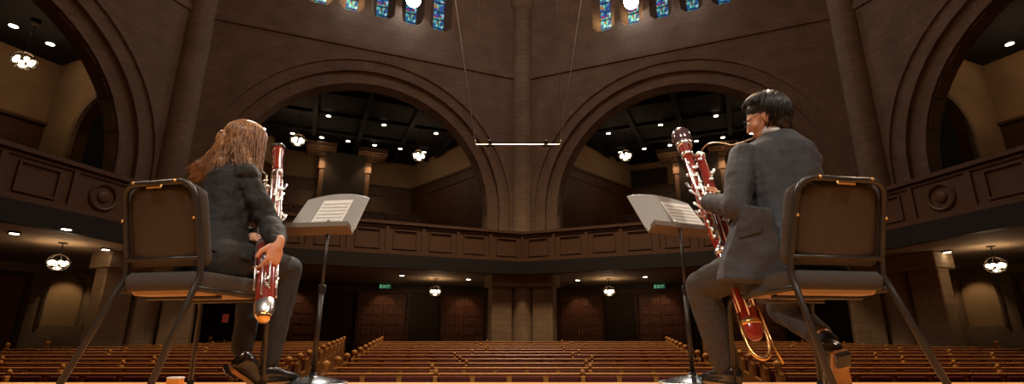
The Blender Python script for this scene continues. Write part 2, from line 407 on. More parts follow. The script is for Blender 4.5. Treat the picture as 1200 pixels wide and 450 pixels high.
# outer walls under the gallery
outer = {112.5: 'wall_rear_left', 67.5: 'wall_rear_right', 157.5: 'wall_side_left', 22.5: 'wall_side_right'}
for phi, nm in outer.items():
    M = face_M(phi, APO); s = 1 if phi > 90 else -1; m = MB()
    if phi in (157.5, 22.5):
        nx = s*7.0                                      # arched niche
        arch_plate(m, -HSO, HSO, -1.6, 3.2, .62, 1.75, 0, .35, cx=nx)
        m.box((nx, .175, -.6), (1.24, .35, 2.1))
        m.box((nx, .45, 1.2), (1.8, .2, 2.6))
        o = struct(m.build(nm, STONEL, M=M))
        p = MB(); p.xzprism([(nx-.55, .45), (nx+.55, .45)] + [(nx + .55*math.cos(t), 1.75 + .55*math.sin(t)) for t in [PI*i/14 for i in range(15)]], .25, .34)
        struct(p.build('wall_niche', PLASTER, M=M))
        rg = MB(); pts = [(nx - .70, -.02, .45)] + [(nx - .70*math.cos(PI*i/16), -.02, 1.75 + .70*math.sin(PI*i/16)) for i in range(17)] + [(nx + .70, -.02, .45)]
        rg.tube(pts, .07, 6); struct(rg.build('trim_2', STONER, M=M))
    else:
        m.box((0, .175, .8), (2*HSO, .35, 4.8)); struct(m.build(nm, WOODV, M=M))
        q = MB()                                        # masonry near the corners of this wall
        for k in (-1, 1): q.box((k*(HSO-.75), -.05, .8), (1.5, .12, 4.8))
        for k in (-1, 1): q.box((k*(HSO-2.0)*(1 if k*s < 0 else 10), -.04, .8), (1.0, .10, 4.8))
        struct(q.build('wall_quoin', STONEL, M=M))
        r = MB(); r.box((0, -.06, 2.2), (2*HSO-3.2, .12, .16)); r.box((0, -.04, -.2), (2*HSO-3.2, .08, .1)); struct(r.build('trim_3', WOODD, M=M))

# double doors below the gallery
DN = 0
def double_door(phi, lx, w=2.1, top=2.05, bot=-.85):
    global DN; DN += 1
    e = empty(f'door_{DN}'); e.matrix_local = face_M(phi, APO) @ Matrix.Translation((lx, -.05, 0)); struct(e)
    fr = MB()
    for k in (-1, 1): fr.bbox((k*(w/2+.08), -.04, (top+bot)/2+.05), (.16, .16, top-bot+.1), .02)
    fr.bbox((0, -.04, top+.08), (w+.32, .18, .16), .02); fr.build('door_frame', WOODD, e)
    for k in (-1, 1):
        lf = MB(); lf.bbox((k*w/4, 0, (top+bot)/2), (w/2-.02, .06, top-bot), .01)
        for i in range(6):
            for j in (-1, 1):
                zc = bot + .3 + i*(top-bot-.25)/6
                lf.bbox((k*w/4 + j*w/9.2, -.045, zc), (w/6.2, .04, .32), .015)
        o = lf.build('door_leaf', WOODR, e)
        h = MB(); h.tube([(k*.08, -.06, .1), (k*.08, -.11, .12), (k*.08, -.11, .4), (k*.08, -.06, .42)], .012, 8); h.build('door_handle', BRASS, o)
for s, pr in ((1, (112.5, 157.5)), (-1, (67.5, 22.5))):
    for lx in (5.5, 1.6, -2.3): double_door(pr[0], s*lx)
    double_door(pr[1], s*4.6)

def exit_sign(phi, lx):
    e = empty('exit_sign'); e.matrix_local = face_M(phi, APO) @ Matrix.Translation((lx, -.16, 2.36))
    MB().bbox((0, 0, 0), (.60, .07, .24), .01).build('housing', BLACKM, e)
    MB().box((0, -.037, 0), (.54, .008, .19)).build('sign_face', GREEN, e)
    g = MB(); s = .12; t = .022
    def st(x0, z0, x1, z1):
        d = Vector((x1-x0, 0, z1-z0)); L = d.length; a = math.atan2(z1-z0, x1-x0)
        M3 = Matrix(((math.cos(a), 0, -math.sin(a)), (0, 1, 0), (math.sin(a), 0, math.cos(a))))
        g.box(((x0+x1)/2, -.044, (z0+z1)/2), (L+t*.6, .006, t), M=M3)
    for x in (-.22,):
        st(x, -.06, x, .06); [st(x, z, x+.08, z) for z in (-.06, 0, .06)]
    st(-.09, -.06, 0, .06); st(-.09, .06, 0, -.06); st(.055, -.06, .055, .06); st(.15, -.06, .15, .06); st(.10, .06, .20, .06)
    g.build('lettering', GLYPH, e); return e
tag(exit_sign(112.5, 1.6), 'small green EXIT sign above the panelled double doors left of the central column', 'exit sign', 'green exit signs')
tag(exit_sign(67.5, -1.6), 'small green EXIT sign above the panelled double doors right of the central column', 'exit sign', 'green exit signs')

# gallery slab, soffit, parapet
PL = [(0, 20.6), (9.93, 16.5), (11.4, 10.6), (13.0, 4.2), (13.0, .5)]
def ring(outerr, off=0):
    o = []
    for ang in (90, 135, 180): a = math.radians(ang); o.append((outerr*math.cos(a), OY + outerr*math.sin(a)))
    return o
def half_poly(sg, inset=0):
    inn = [(sg*x, y) for x, y in PL]
    out = [(sg*-x, y) for x, y in ring(RO)] + [(sg*RO, .5)]
    return inn + out[::-1]
for sg in (-1, 1):
    inn = [(sg*x, y) for x, y in PL]; out = [(sg*-x, y) for x, y in ring(RO)] ; out.append((sg*RO, .5))
    m = MB(); pairs = [(inn[0], out[0]), (inn[1], out[1]), (inn[2], ((out[1][0]*.45+out[2][0]*.55), (out[1][1]*.45+out[2][1]*.55))), (inn[3], out[2]), (inn[4], out[3])]
    for i in range(4):
        (a, b), (c, d) = pairs[i], pairs[i+1]
        m.prism([a, c, d, b], 2.52 + H, 2.9 + H)
    struct(m.build('ceiling_gallery_soffit', CEILP))
    m = MB()
    for i in range(4):
        (a, b), (c, d) = pairs[i], pairs[i+1]; m.prism([a, c, d, b], 2.9 + H, 3.0 + H)
    struct(m.build('floor_gallery', DARK))
def seg(mb, p, q, off, z0, z1, th):                     # box along p->q, offset outwards (away from hall centre)
    p = Vector(p); q = Vector(q); d = q-p; L = d.length; d.normalize(); n = Vector((d.y, -d.x))
    if n.dot(p - Vector((0, OY))) < 0: n = -n
    c = (p+q)/2 + n*off; mb.box((c.x, c.y, (z0+z1)/2 + H), (L+.02, th, z1-z0), rot=math.atan2(d.y, d.x))
    return d, n, L
for sg, side in ((-1, 'left'), (1, 'right')):
    pts = [(sg*x, y) for x, y in PL]
    black, body, rail, rounds = MB(), MB(), MB(), []
    for i in range(4):
        p, q = pts[i], pts[i+1]
        seg(black, p, q, .02, 2.46, 2.97, .2)
        d, n, L = seg(body, p, q, .12, 2.97, 4.12, .16)
        seg(rail, p, q, .10, 4.09, 4.20, .34); seg(rail, p, q, .04, 3.98, 4.04, .08); seg(rail, p, q, .04, 2.97, 3.12, .14)
        nP = int(L/1.25); P2 = Vector(p)
        for k in range(nP):
            c = P2 + d*((k+.5)*L/nP) - n*.0; ro = math.atan2(d.y, d.x)
            if k % 2 == (0 if i < 1 else 1) or i == 0:
                for dx, dz, w_, h_ in ((-.42, 0, .05, .7), (.42, 0, .05, .7), (0, .34, .88, .05), (0, -.34, .88, .05)):
                    cc = c + d*dx; rail.box((cc.x - n.x*-.02, cc.y - n.y*-.02, 3.54 + dz + H), (w_, .07, h_), rot=ro)
            else:
                Mr = Matrix.Rotation(ro, 3, 'Z') @ Matrix.Rotation(PI/2, 3, 'X')
                roun = MB(); ptsr = [Mr @ Vector((.33*math.cos(t), .33*math.sin(t), 0)) + Vector((c.x+n.x*.02, c.y+n.y*.02, 3.54+H)) for t in [2*PI*j/20 for j in range(20)]]
                roun.tube(ptsr, .045, 6, closed=True)
                roun.ell((c.x+n.x*.02, c.y+n.y*.02, 3.54+H), (.16, .16, .05), M=Mr, n=12, m=6); rounds.append(roun)
            cc = P2 + d*(k*L/nP); rail.box((cc.x + n.x*.02, cc.y + n.y*.02, 3.54 + H), (.12, .08, .92), rot=ro)
    struct(black.build(f'trim_{5 if sg < 0 else 6}', BLACKM))
    e = empty('gallery_parapet', (0, 0, 0))
    tag(e, f'carved oak gallery parapet with panels and roundels, {side} half of the hall', 'balcony railing')
    body.build('panel', WOODP, e); rail.build('moulding', WOODP, e); [q.build('roundel', WOODP, e) for q in rounds]

# ------------------------------------------------------------------ galleries behind the arches
def wall_seg(mb, p, q, z0, z1, th=.2):
    p = Vector(p); q = Vector(q); d = q-p; L = d.length; c = (p+q)/2
    mb.box((c.x, c.y, (z0+z1)/2), (L+th*.6, th, z1-z0), rot=math.atan2(d.y, d.x))
gbe = MB().bbox((0, 0, 0), (.07, .46, .92), .02).mesh('bench_end'); gbe.materials.append(WOODD)
for phi, s in ((112.5, 1), (67.5, -1)):
    M = face_M(phi)
    plan = [(-6.3, 1.4), (-6.3, 4.0), (-5.83, 5.7), (-3.7, 11.25), (3.7, 11.25), (5.83, 5.7), (6.3, 4.0), (6.3, 1.4)]
    a, b = MB(), MB()
    for i in range(7):
        wall_seg(a, plan[i], plan[i+1], 9.0, 10.62); wall_seg(b, plan[i], plan[i+1], 3.0, 9.0)
    struct(a.build('wall_gallery_plaster', PLASTER, M=M)); struct(b.build('wall_gallery_wainscot', WOODD, M=M))
    t = MB()
    for i in range(7):
        wall_seg(t, plan[i], plan[i+1], 8.92, 9.05, .32); wall_seg(t, plan[i], plan[i+1], 8.35, 8.43, .30)
    struct(t.build('trim_7', WOODP, M=M))
    c = MB().prism([(-6.6, 1.4), (6.6, 1.4), (6.2, 6), (4.0, 11.5), (-4.0, 11.5), (-6.2, 6)], 10.6, 10.8)
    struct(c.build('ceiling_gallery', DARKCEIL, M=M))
    bm_ = MB()
    for k in range(-2, 3): bm_.box((k*2.3, 6, 10.5), (.22, 9.0, .2))
    for k in range(4): bm_.box((0, 2.4 + 2.4*k, 10.52), (9.5, .2, .16))
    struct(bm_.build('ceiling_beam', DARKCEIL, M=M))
    fl = MB()
    for k in range(6): fl.box((0, 2.4 + k*.95, 3.0 + .22*(k+1)), (min(12.2, 11.6 - max(0, k-3)*.55), .96, .44*(k+1)))
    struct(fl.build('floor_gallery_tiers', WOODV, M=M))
    for k in range(6):
        W = min(10.6, 11.0 - max(0, k-2)*.62)
        g = empty('gallery_pew'); g.matrix_local = M @ Matrix.Translation((0, 2.55 + k*.95, 3.0 + .44*(k+1)))
        ordn = ['front', 'second', 'third', 'fourth', 'fifth', 'sixth', 'seventh', 'eighth', 'ninth'][k]
        tag(g, f'dark oak bench in the gallery behind the {"left" if s > 0 else "right"} full arch, {ordn} tier', 'pew', 'gallery benches')
        MB().bbox((0, .22, .62), (W, .07, .52), .02).build('backrest', WOODD, g)
        MB().bbox((0, 0, .40), (W, .40, .06), .02).build('seat', WOODD, g)
        for j in range(7): inst('bench_end', gbe, g, (-W/2 + .1 + j*(W-.2)/6, .05, .42))
    # timber portal with coffered canopies in front of the back wall
    e = empty('wooden_portal'); e.matrix_local = M @ Matrix.Translation((-.5*s, 8.6, 0))
    tag(e, f'oak portal with coffered canopies and lit posts, gallery behind the {"left" if s > 0 else "right"} full arch', 'portal')
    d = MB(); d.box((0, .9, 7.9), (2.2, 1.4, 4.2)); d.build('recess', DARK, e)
    for k in (-1, 1):
        cn = MB(); cx = k*1.35
        cn.box((cx, .1, 10.12), (1.55, 1.9, .07))
        for j in range(3): cn.bbox((cx - .72 + .72*j, .1, 10.0), (.10, 1.9, .2), .01)
        for j in range(4): cn.bbox((cx, -.8 + .6*j, 10.0), (1.5, .10, .2), .01)
        cn.build('canopy', WOODP, e)
        MB().bbox((k*1.2, .5, 7.3), (.30, .5, 3.4), .03).bbox((k*1.2, .48, 9.3), (.44, .56, .72), .05).build('post', WOODP, e)
        lamp('SPOT', M @ Vector((-.5*s + cx, 8.2, 9.6)), 70, (1, .60, .28), .08, target=M @ Vector((-.5*s + k*1.2, 9.1, 8)), angle=90, name='portal_downlight')
        lamp('POINT', M @ Vector((-.5*s + cx, 7.9, 9.3)), 16, (1, .7, .4), .1, name='portal_light')
    MB().bbox((0, .55, 9.85), (2.9, .4, .22), .02).build('lintel', WOODP, e)
    if s < 0:
        e = empty('grille_screen'); e.matrix_local = M @ Matrix.Translation((-2.6, 11.0, 9.6))
        tag(e, 'dark lattice grille screen on the gallery back wall in the right arch', 'screen')
        f = MB()
        for z in (-.55, .55): f.bbox((0, 0, z), (2.3, .10, .08), .01)
        for x in (-1.15, 1.15): f.bbox((x, 0, 0), (.08, .10, 1.15), .01)
        f.build('frame', WOODD, e)
        g = MB()
        for i in range(11): g.box((-1.05 + .21*i, 0, 0), (.04, .05, 1.05))
        for i in range(4): g.box((0, 0, -.35 + .24*i), (2.25, .05, .04))
        g.build('lattice', WOODV, e); MB().box((0, .05, 0), (2.25, .02, 1.05)).build('backing', DARK, e)
for phi, s in ((157.5, 1), (22.5, -1)):
    M = face_M(phi)
    a, b = MB(), MB()
    back = [(-6.4, 6.9), (5.7*1, 6.9)] if s > 0 else [(-5.7, 6.9), (6.4, 6.9)]
    wall_seg(a, *back, 8.0, 10.62); wall_seg(b, *back, 3.0, 8.0)
    struct(a.build('wall_gallery_plaster', PLASTER, M=M)); struct(b.build('wall_gallery_wainscot', WOODD, M=M))
    # cross wall with an arched opening: x_local of plate runs along the gallery depth
    Mp = M @ Matrix(((0, -s, 0, s*5.7), (1, 0, 0, 0), (0, 0, 1, 0), (0, 0, 0, 1))) if s > 0 else M @ Matrix(((0, 1, 0, -5.7), (1, 0, 0, 0), (0, 0, 1, 0), (0, 0, 0, 1)))
    p = MB(); arch_plate(p, 1.0, 7.0, 3.0, 10.62, 1.45, 7.1, -.35 if s > 0 else -.35, 0, cx=3.0)
    struct(p.build('wall_gallery_arch', PLASTER, M=Mp))
    rg = MB(); ptsA = [(3.0-1.6, .03 if s > 0 else .03, 3.2)] + [(3.0 - 1.6*math.cos(PI*i/20), .03, 7.1 + 1.6*math.sin(PI*i/20)) for i in range(21)] + [(4.6, .03, 3.2)]
    rg.tube(ptsA, .16, 8); struct(rg.build('trim_8', STONER, M=Mp))
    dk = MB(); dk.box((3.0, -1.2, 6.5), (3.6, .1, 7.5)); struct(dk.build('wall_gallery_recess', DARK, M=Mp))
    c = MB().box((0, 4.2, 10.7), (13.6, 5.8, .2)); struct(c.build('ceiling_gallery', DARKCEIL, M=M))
    w2 = MB(); w2.box((0, 6.72, 8.02), (12.4, .14, .12)); w2.box((0, 6.74, 6.6), (12.4, .1, .1)); struct(w2.build('trim_9', WOODP, M=M))
    for k in range(4):
        g = empty('gallery_pew'); g.matrix_local = M @ Matrix.Translation((-.3*s, 2.0 + k*.95, 3.0 + .3*k))
        tag(g, f'dark oak bench in the side gallery at the {"left" if s > 0 else "right"} photo edge, {["front", "second", "third", "fourth"][k]} tier', 'pew', 'gallery benches')
        MB().bbox((0, .22, .66), (10.2, .07, .56), .02).build('backrest', WOODD, g)
        MB().bbox((0, 0, .40), (10.2, .40, .06), .02).build('seat', WOODD, g)
        for j in range(7): inst('bench_end', gbe, g, (-5 + j*10/6, .05, .42))
        if k: struct(MB().box((0, 0, -.15*k), (11, .94, .3*k)).build('floor_gallery_step', WOODV, M=g.matrix_local))

# ------------------------------------------------------------------ audience floor and stage
m = MB(); ys = [2.9, rows_Y[0]] + rows_Y[1:] + [28.5]
vs = []; fs = []
for y in ys:
    z = floor_z(y); vs += [(-23, y, z), (23, y, z), (-23, y, z-.3), (23, y, z-.3)]
for i in range(len(ys)-1):
    b = i*4; fs += [(b, b+1, b+5, b+4), (b+2, b+6, b+7, b+3), (b, b+4, b+6, b+2), (b+1, b+3, b+7, b+5)]
fs += [(0, 2, 3, 1), (len(vs)-4, len(vs)-3, len(vs)-1, len(vs)-2)]
struct(m.add(vs, fs).build('floor', CARPET))
m = MB(); m.bbox((0, -3.06, -.06), (23, 11.88, .12), .02)
struct(m.build('floor_stage', STAGE))
m = MB(); m.box((0, -3.1, -.75), (22.8, 11.7, 1.25)); struct(m.build('wall_stage_front', WOODD))

# ------------------------------------------------------------------ pews
cush = MB().bbox((0, 0, 0), (.435, .055, .48), .018).mesh('cushion'); cush.materials.append(MAROON)
finial = MB().lathe([(.001, 0), (.045, .0), (.03, .03), (.055, .07), (.062, .10), (.05, .135), (.001, .155)], 12).mesh('finial'); finial.materials.append(WOODL)
finial.polygons.foreach_set('use_smooth', [True]*len(finial.polygons))
be = MB()
be.add([], [])
def end_mesh():
    m = MB(); prof = [(-.42, 0), (.10, 0), (.10, .90), (-.0, .93), (-.05, .86), (-.08, .66), (-.30, .62), (-.42, .55)]
    n = len(prof); vs = [(-.03, y, z) for y, z in prof] + [(.03, y, z) for y, z in prof]
    m.add(vs, [tuple(range(n-1, -1, -1)), tuple(range(n, 2*n))] + [(i, (i+1) % n, n+(i+1) % n, n+i) for i in range(n)])
    me = m.mesh('bench_end'); me.materials.append(WOODE); return me
endm = end_mesh()
armm = MB().bbox((0, -.02, 0), (.06, .09, .50), .01).mesh('post'); armm.materials.append(WOODL)
knob = MB().ell((0, 0, 0), (.035, .035, .04), n=10, m=6).mesh('knob'); knob.materials.append(WOODL)
ords = ['first', 'second', 'third', 'fourth', 'fifth', 'sixth', 'seventh', 'eighth', 'ninth', 'tenth', 'eleventh']
def pew(x0, x1, k, block, off):
    Y = rows_Y[k]; zf = floor_z(Y); top = rows_z[k] - zf; W = x1 - x0; cx = (x0+x1)/2
    e = empty('pew', (cx, Y, zf))
    tag(e, f'oak pew with maroon back cushions, {block} block, {ords[k]} row from the stage', 'pew', f'pews in the {block} block')
    MB().bbox((0, .04, (top-.02)/2 + .06), (W, .05, top-.14), .01).build('back_panel', WOODL, e)
    MB().bbox((0, .03, top-.010), (W+.04, .07, .030), .010).build('rail', WOODL, e)
    MB().bbox((0, -.20, .42), (W, .46, .08), .02).build('seat', MAROON, e)
    n = int(W/.5); sp = W/n
    for i in range(n):
        inst('cushion', cush, e, (-W/2 + (i+.5)*sp, -.005, top - .275))
    for sx in (-1, 1):
        b = inst('bench_end', endm, e, (sx*(W/2+.03), 0, 0)); inst('finial', finial, b, (0, .05, .90))
    for f in off:
        i = max(1, min(n-1, round((f-x0)/sp))); xx = -W/2 + i*sp
        b = inst('post', armm, e, (xx, -.02, top-.28)); inst('knob', knob, b, (0, .0, .30))
rnd = random.Random(3)
for k in range(11):
    Y = rows_Y[k]; t = k/10
    cl = -(2.75*(1-t) + 4.75*t); cr = -cl + .15
    pew(cl, cr, k, 'centre', [-.95 - .05*k + rnd.uniform(-.25, .25), 1.0 + .06*k + rnd.uniform(-.2, .2)])
    al = 3.55*(1-t) + 6.1*t
    far = {7: 13.3, 8: 12.7, 9: 11.9, 10: 10.6}.get(k, 13.4)
    pew(-far, -al, k, 'left', [-7.2 - .1*k + rnd.uniform(-.4, .4), -10.0 + rnd.uniform(-.3, .3)])
    pew(al + .1, far, k, 'right', [7.2 + .1*k + rnd.uniform(-.4, .4), 10.0 + rnd.uniform(-.3, .3)])

# ------------------------------------------------------------------ lamps of the hall
def downlight(loc, label, r=.11, grp='recessed ceiling downlights', lite=0, tgt=None):
    e = empty('downlight', loc)
    MB().lathe([(r+.04, -.02), (r+.04, .03), (r*.9, .03), (r*.9, -.02)], 16).build('bezel', IRON, e)
    MB().lathe([(.001, -.028), (r, -.028), (r, -.02), (.001, -.02)], 16).build('lens', CANM, e)
    tag(e, label, 'ceiling light', grp)
    if lite: lamp('SPOT', Vector(loc) - Vector((0, 0, .06)), lite, (1, .74, .46), .06, target=tgt or (Vector(loc) - Vector((0, 0, 1))), angle=110, blend=.8, name='downlight_beam')
def on_z(px, py, z):                                    # point at height z (above the eye) on the ray of a pixel
    p = P(px, py, 1.0); return Vector((p.x*z/(p.z-H), z/(p.z-H), z + H))
gal = [(314.5, 124.5), (309, 150.5), (343, 156), (385, 135.5), (377, 160.7), (408, 165), (439, 169.8), (450, 146), (511, 156), (469, 174), (497, 178)]
for i, (x, y) in enumerate(gal):
    for s in (-1, 1):
        px = x if s < 0 else 1224 - x
        rank = sorted(q[0] if s < 0 else 1224 - q[0] for q in gal).index(px)
        downlight(on_z(px, y, 10.36), f'small ceiling downlight in the {"left" if s < 0 else "right"} full arch, {ords[rank]} of eleven from the left', .105, f'gallery downlights {"left" if s < 0 else "right"} arch')
for px, py, lb in ((16, 30, 'upper downlight in the dark ceiling of the left side gallery'), (59, 51, 'lower downlight in the dark ceiling of the left side gallery'), (1183, 51, 'single downlight in the dark ceiling of the right side gallery')):
    downlight(on_z(px, py, 10.55), lb, .13)
for px, py, lb in ((471, 322.5, 'flush downlight under the gallery, left of the lantern by the left rear doors'), (549, 327, 'flush downlight under the gallery, between left rear lantern and central column'),
                   (677, 328, 'flush downlight under the gallery, between central column and right rear lantern'), (756, 324, 'flush downlight under the gallery, right of the right rear lantern'),
                   (17, 273, 'flush downlight under the gallery at the left edge of the photo'), (124, 292, 'flush downlight under the gallery just left of the left chair'),
                   (1110, 295, 'flush downlight under the gallery just right of the right chair'), (78, 268, 'flush downlight under the gallery above the left side lantern')):
    downlight(on_z(px, py, 2.49), lb, .09, lite=2.5)
def lantern(loc, label, drop, power, scale=1.0):
    e = empty('lantern', loc); e.scale = (scale,)*3
    MB().tube([(0, 0, .36), (0, 0, drop)], .018, 8).build('rod', IRON, e)
    MB().lathe([(.001, drop-.06), (.14, drop-.03), (.15, drop), (.001, drop)], 16).build('ceiling_rose', IRON, e)
    rg = MB()
    for z, r in ((.10, .36), (-.06, .33), (-.20, .22)):
        rg.tube([(r*math.cos(t), r*math.sin(t), z) for t in [2*PI*i/24 for i in range(24)]], .018, 6, closed=True)
    for i in range(6):
        t = PI/3*i; c, s_ = math.cos(t), math.sin(t)
        rg.tube([(0, 0, .36), (.2*c, .2*s_, .28), (.36*c, .36*s_, .10), (.33*c, .33*s_, -.06), (.22*c, .22*s_, -.20), (0, 0, -.26)], .012, 6)
    rg.build('cage', IRON, e)
    for i in range(6):
        t = PI/3*(i+.5); MB().lathe([(.001, -.09), (.05, -.08), (.075, -.02), (.07, .05), (.03, .08), (.001, .085)], 12, c=(.22*math.cos(t), .22*math.sin(t), .02)).build('lamp_glass', BULB, e, True)
    MB().lathe([(.001, -.21), (.09, -.20), (.12, -.16), (.06, -.13), (.001, -.12)], 14).build('lamp_glass', BULB, e, True)
    tag(e, label, 'lantern', 'wrought-iron hanging lanterns')
    lamp('POINT', Vector(loc) + Vector((0, 0, -.02)), power, (1, .62, .34), .16, name='lantern_light')
for s in (-1, 1):
    sd = 'left' if s < 0 else 'right'
    fx = lambda px: px if s < 0 else 1224 - px
    lantern(on_z(fx(349) + (0 if s < 0 else 24), 165 if s < 0 else 156, 9.0), f'round iron lantern hanging in the {sd} arch, the one farther from the central column', 1.45, 34)
    lantern(on_z(fx(491), 183, 9.0), f'round iron lantern hanging in the {sd} arch, nearest the central column', 1.45, 34)
    lantern(on_z(fx(28) + (0 if s < 0 else 26), 72, 9.0), f'round iron lantern hanging in the {sd} side gallery at the edge of the photo', 1.45, 50)
    lantern(on_z(fx(510), 342, 1.95), f'small iron lantern under the gallery in front of the {sd} rear doors', .76, 26, .75)
    lantern(on_z(68 if s < 0 else 1167, 309 if s < 0 else 312, 1.95), f'small iron lantern under the gallery beside the lit niche on the {sd}', .76, 26, .75)
    # spot aimed at the arched niche
    Mn = face_M(157.5 if s < 0 else 22.5, APO)
    lamp('SPOT', Mn @ Vector((-s*7.0, -.7, 2.3)), 26, (1, .70, .38), .06, target=Mn @ Vector((-s*7.0, .2, 1.0)), angle=80, name='niche_light')
    for lx in (5.5, 1.6, -2.3):
        Md = face_M(112.5 if s < 0 else 67.5, APO)
        lamp('SPOT', Md @ Vector((-s*lx, -1.0, 2.35)), 16, (1, .62, .36), .06, target=Md @ Vector((-s*lx, 0, .6)), angle=80, name='door_downlight')
rl = empty('red_indicator', P(265, 373, 21.9)); tag(rl, 'small dim red indicator lamp low on the dark rear wall behind the left chair', 'lamp')
MB().bbox((0, 0, 0), (.34, .1, .42), .02).build('housing', BLACKM, rl); MB().box((0, -.052, 0), (.26, .01, .34)).build('lens', REDL, rl)

# clerestory spotlights standing in front of the windows
def spotlight(phi, cx, z, r, label, en):
    M = face_M(phi); pos = M @ Vector((cx, -.25, z)); tgt = Vector((.9 if pos.x > 0 else -.9, 2.3, .8))
    e = empty('spotlight'); q = (tgt - pos).to_track_quat('-Z', 'Y').to_matrix().to_4x4()
    e.matrix_local = Matrix.Translation(pos) @ q
    MB().lathe([(r*1.1, -.10), (r*1.12, .0), (r*1.05, .25), (r*.6, .42), (r*.5, .45)], 20).build('housing', IRON, e)
    MB().lathe([(.001, -.13), (r*.6, -.125), (r, -.105), (r, -.10), (.001, -.1)], 20).build('lens', SPOTM, e)
    MB().tube([(r*1.14, 0, .1), (r*1.3, 0, .3), (r*.9, 0, .62), (-r*.9, 0, .62), (-r*1.3, 0, .3), (-r*1.14, 0, .1)], .02, 6).build('yoke', IRON, e)
    tag(e, label, 'spotlight', 'clerestory spotlights')
spotlight(112.5, 1.22, 14.35, .31, 'large dazzling white stage spotlight at the upper windows left of the central column', 1)
spotlight(67.5, -1.22, 14.25, .31, 'large dazzling white stage spotlight at the upper windows right of the central column', 1)
spotlight(112.5, -1.32, 14.0, .17, 'smaller bright spotlight in the upper window farther left', 1)
spotlight(67.5, 1.27, 14.15, .17, 'smaller bright spotlight in the upper window farther right', 1)
for phi, cx in ((112.5, -1.27), (67.5, -1.27), (67.5, -2.54), (112.5, -2.54)):
    M = face_M(phi); lamp('POINT', M @ Vector((cx, .22, 13.9)), 7, (1, .68, .36), .08, name='window_reveal_light')

# suspended microphone bar
YB = 11.0
bl, br_ = P(557, 170, YB), P(657, 170, YB); br_.z = bl.z
e = empty('microphone_bar', (bl+br_)/2); c0 = (bl+br_)/2
tag(e, 'slim metal microphone bar hanging from wires in mid air before the central column', 'microphone bar')
MB().tube([bl-c0, br_-c0], .022, 10).build('bar', SILVER, e)
wi = MB(); wo = MB()
for s, b in ((-1, bl), (1, br_)):
    b = b - c0
    wi = MB().tube([b, b + Vector((0, 0, 13.5))], .006, 6); wi.build('wire', SILVER, e)
    MB().tube([b, b + Vector((s*.156*13.5, 0, 13.5))], .018, 6).build('wire', SILVER, e)
    m = MB(); m.tube([b + Vector((-s*.25, 0, -.02)), b + Vector((-s*.42, -.12, -.06))], .022, 8); m.ell(b + Vector((-s*.34, 0, .08)), (.05, .05, .05), n=10, m=6); m.build('microphone', STEEL, e)
    MB().ell(b + Vector((0, 0, .07)), (.03, .03, .06), n=10, m=6).build('clamp', SILVER, e)

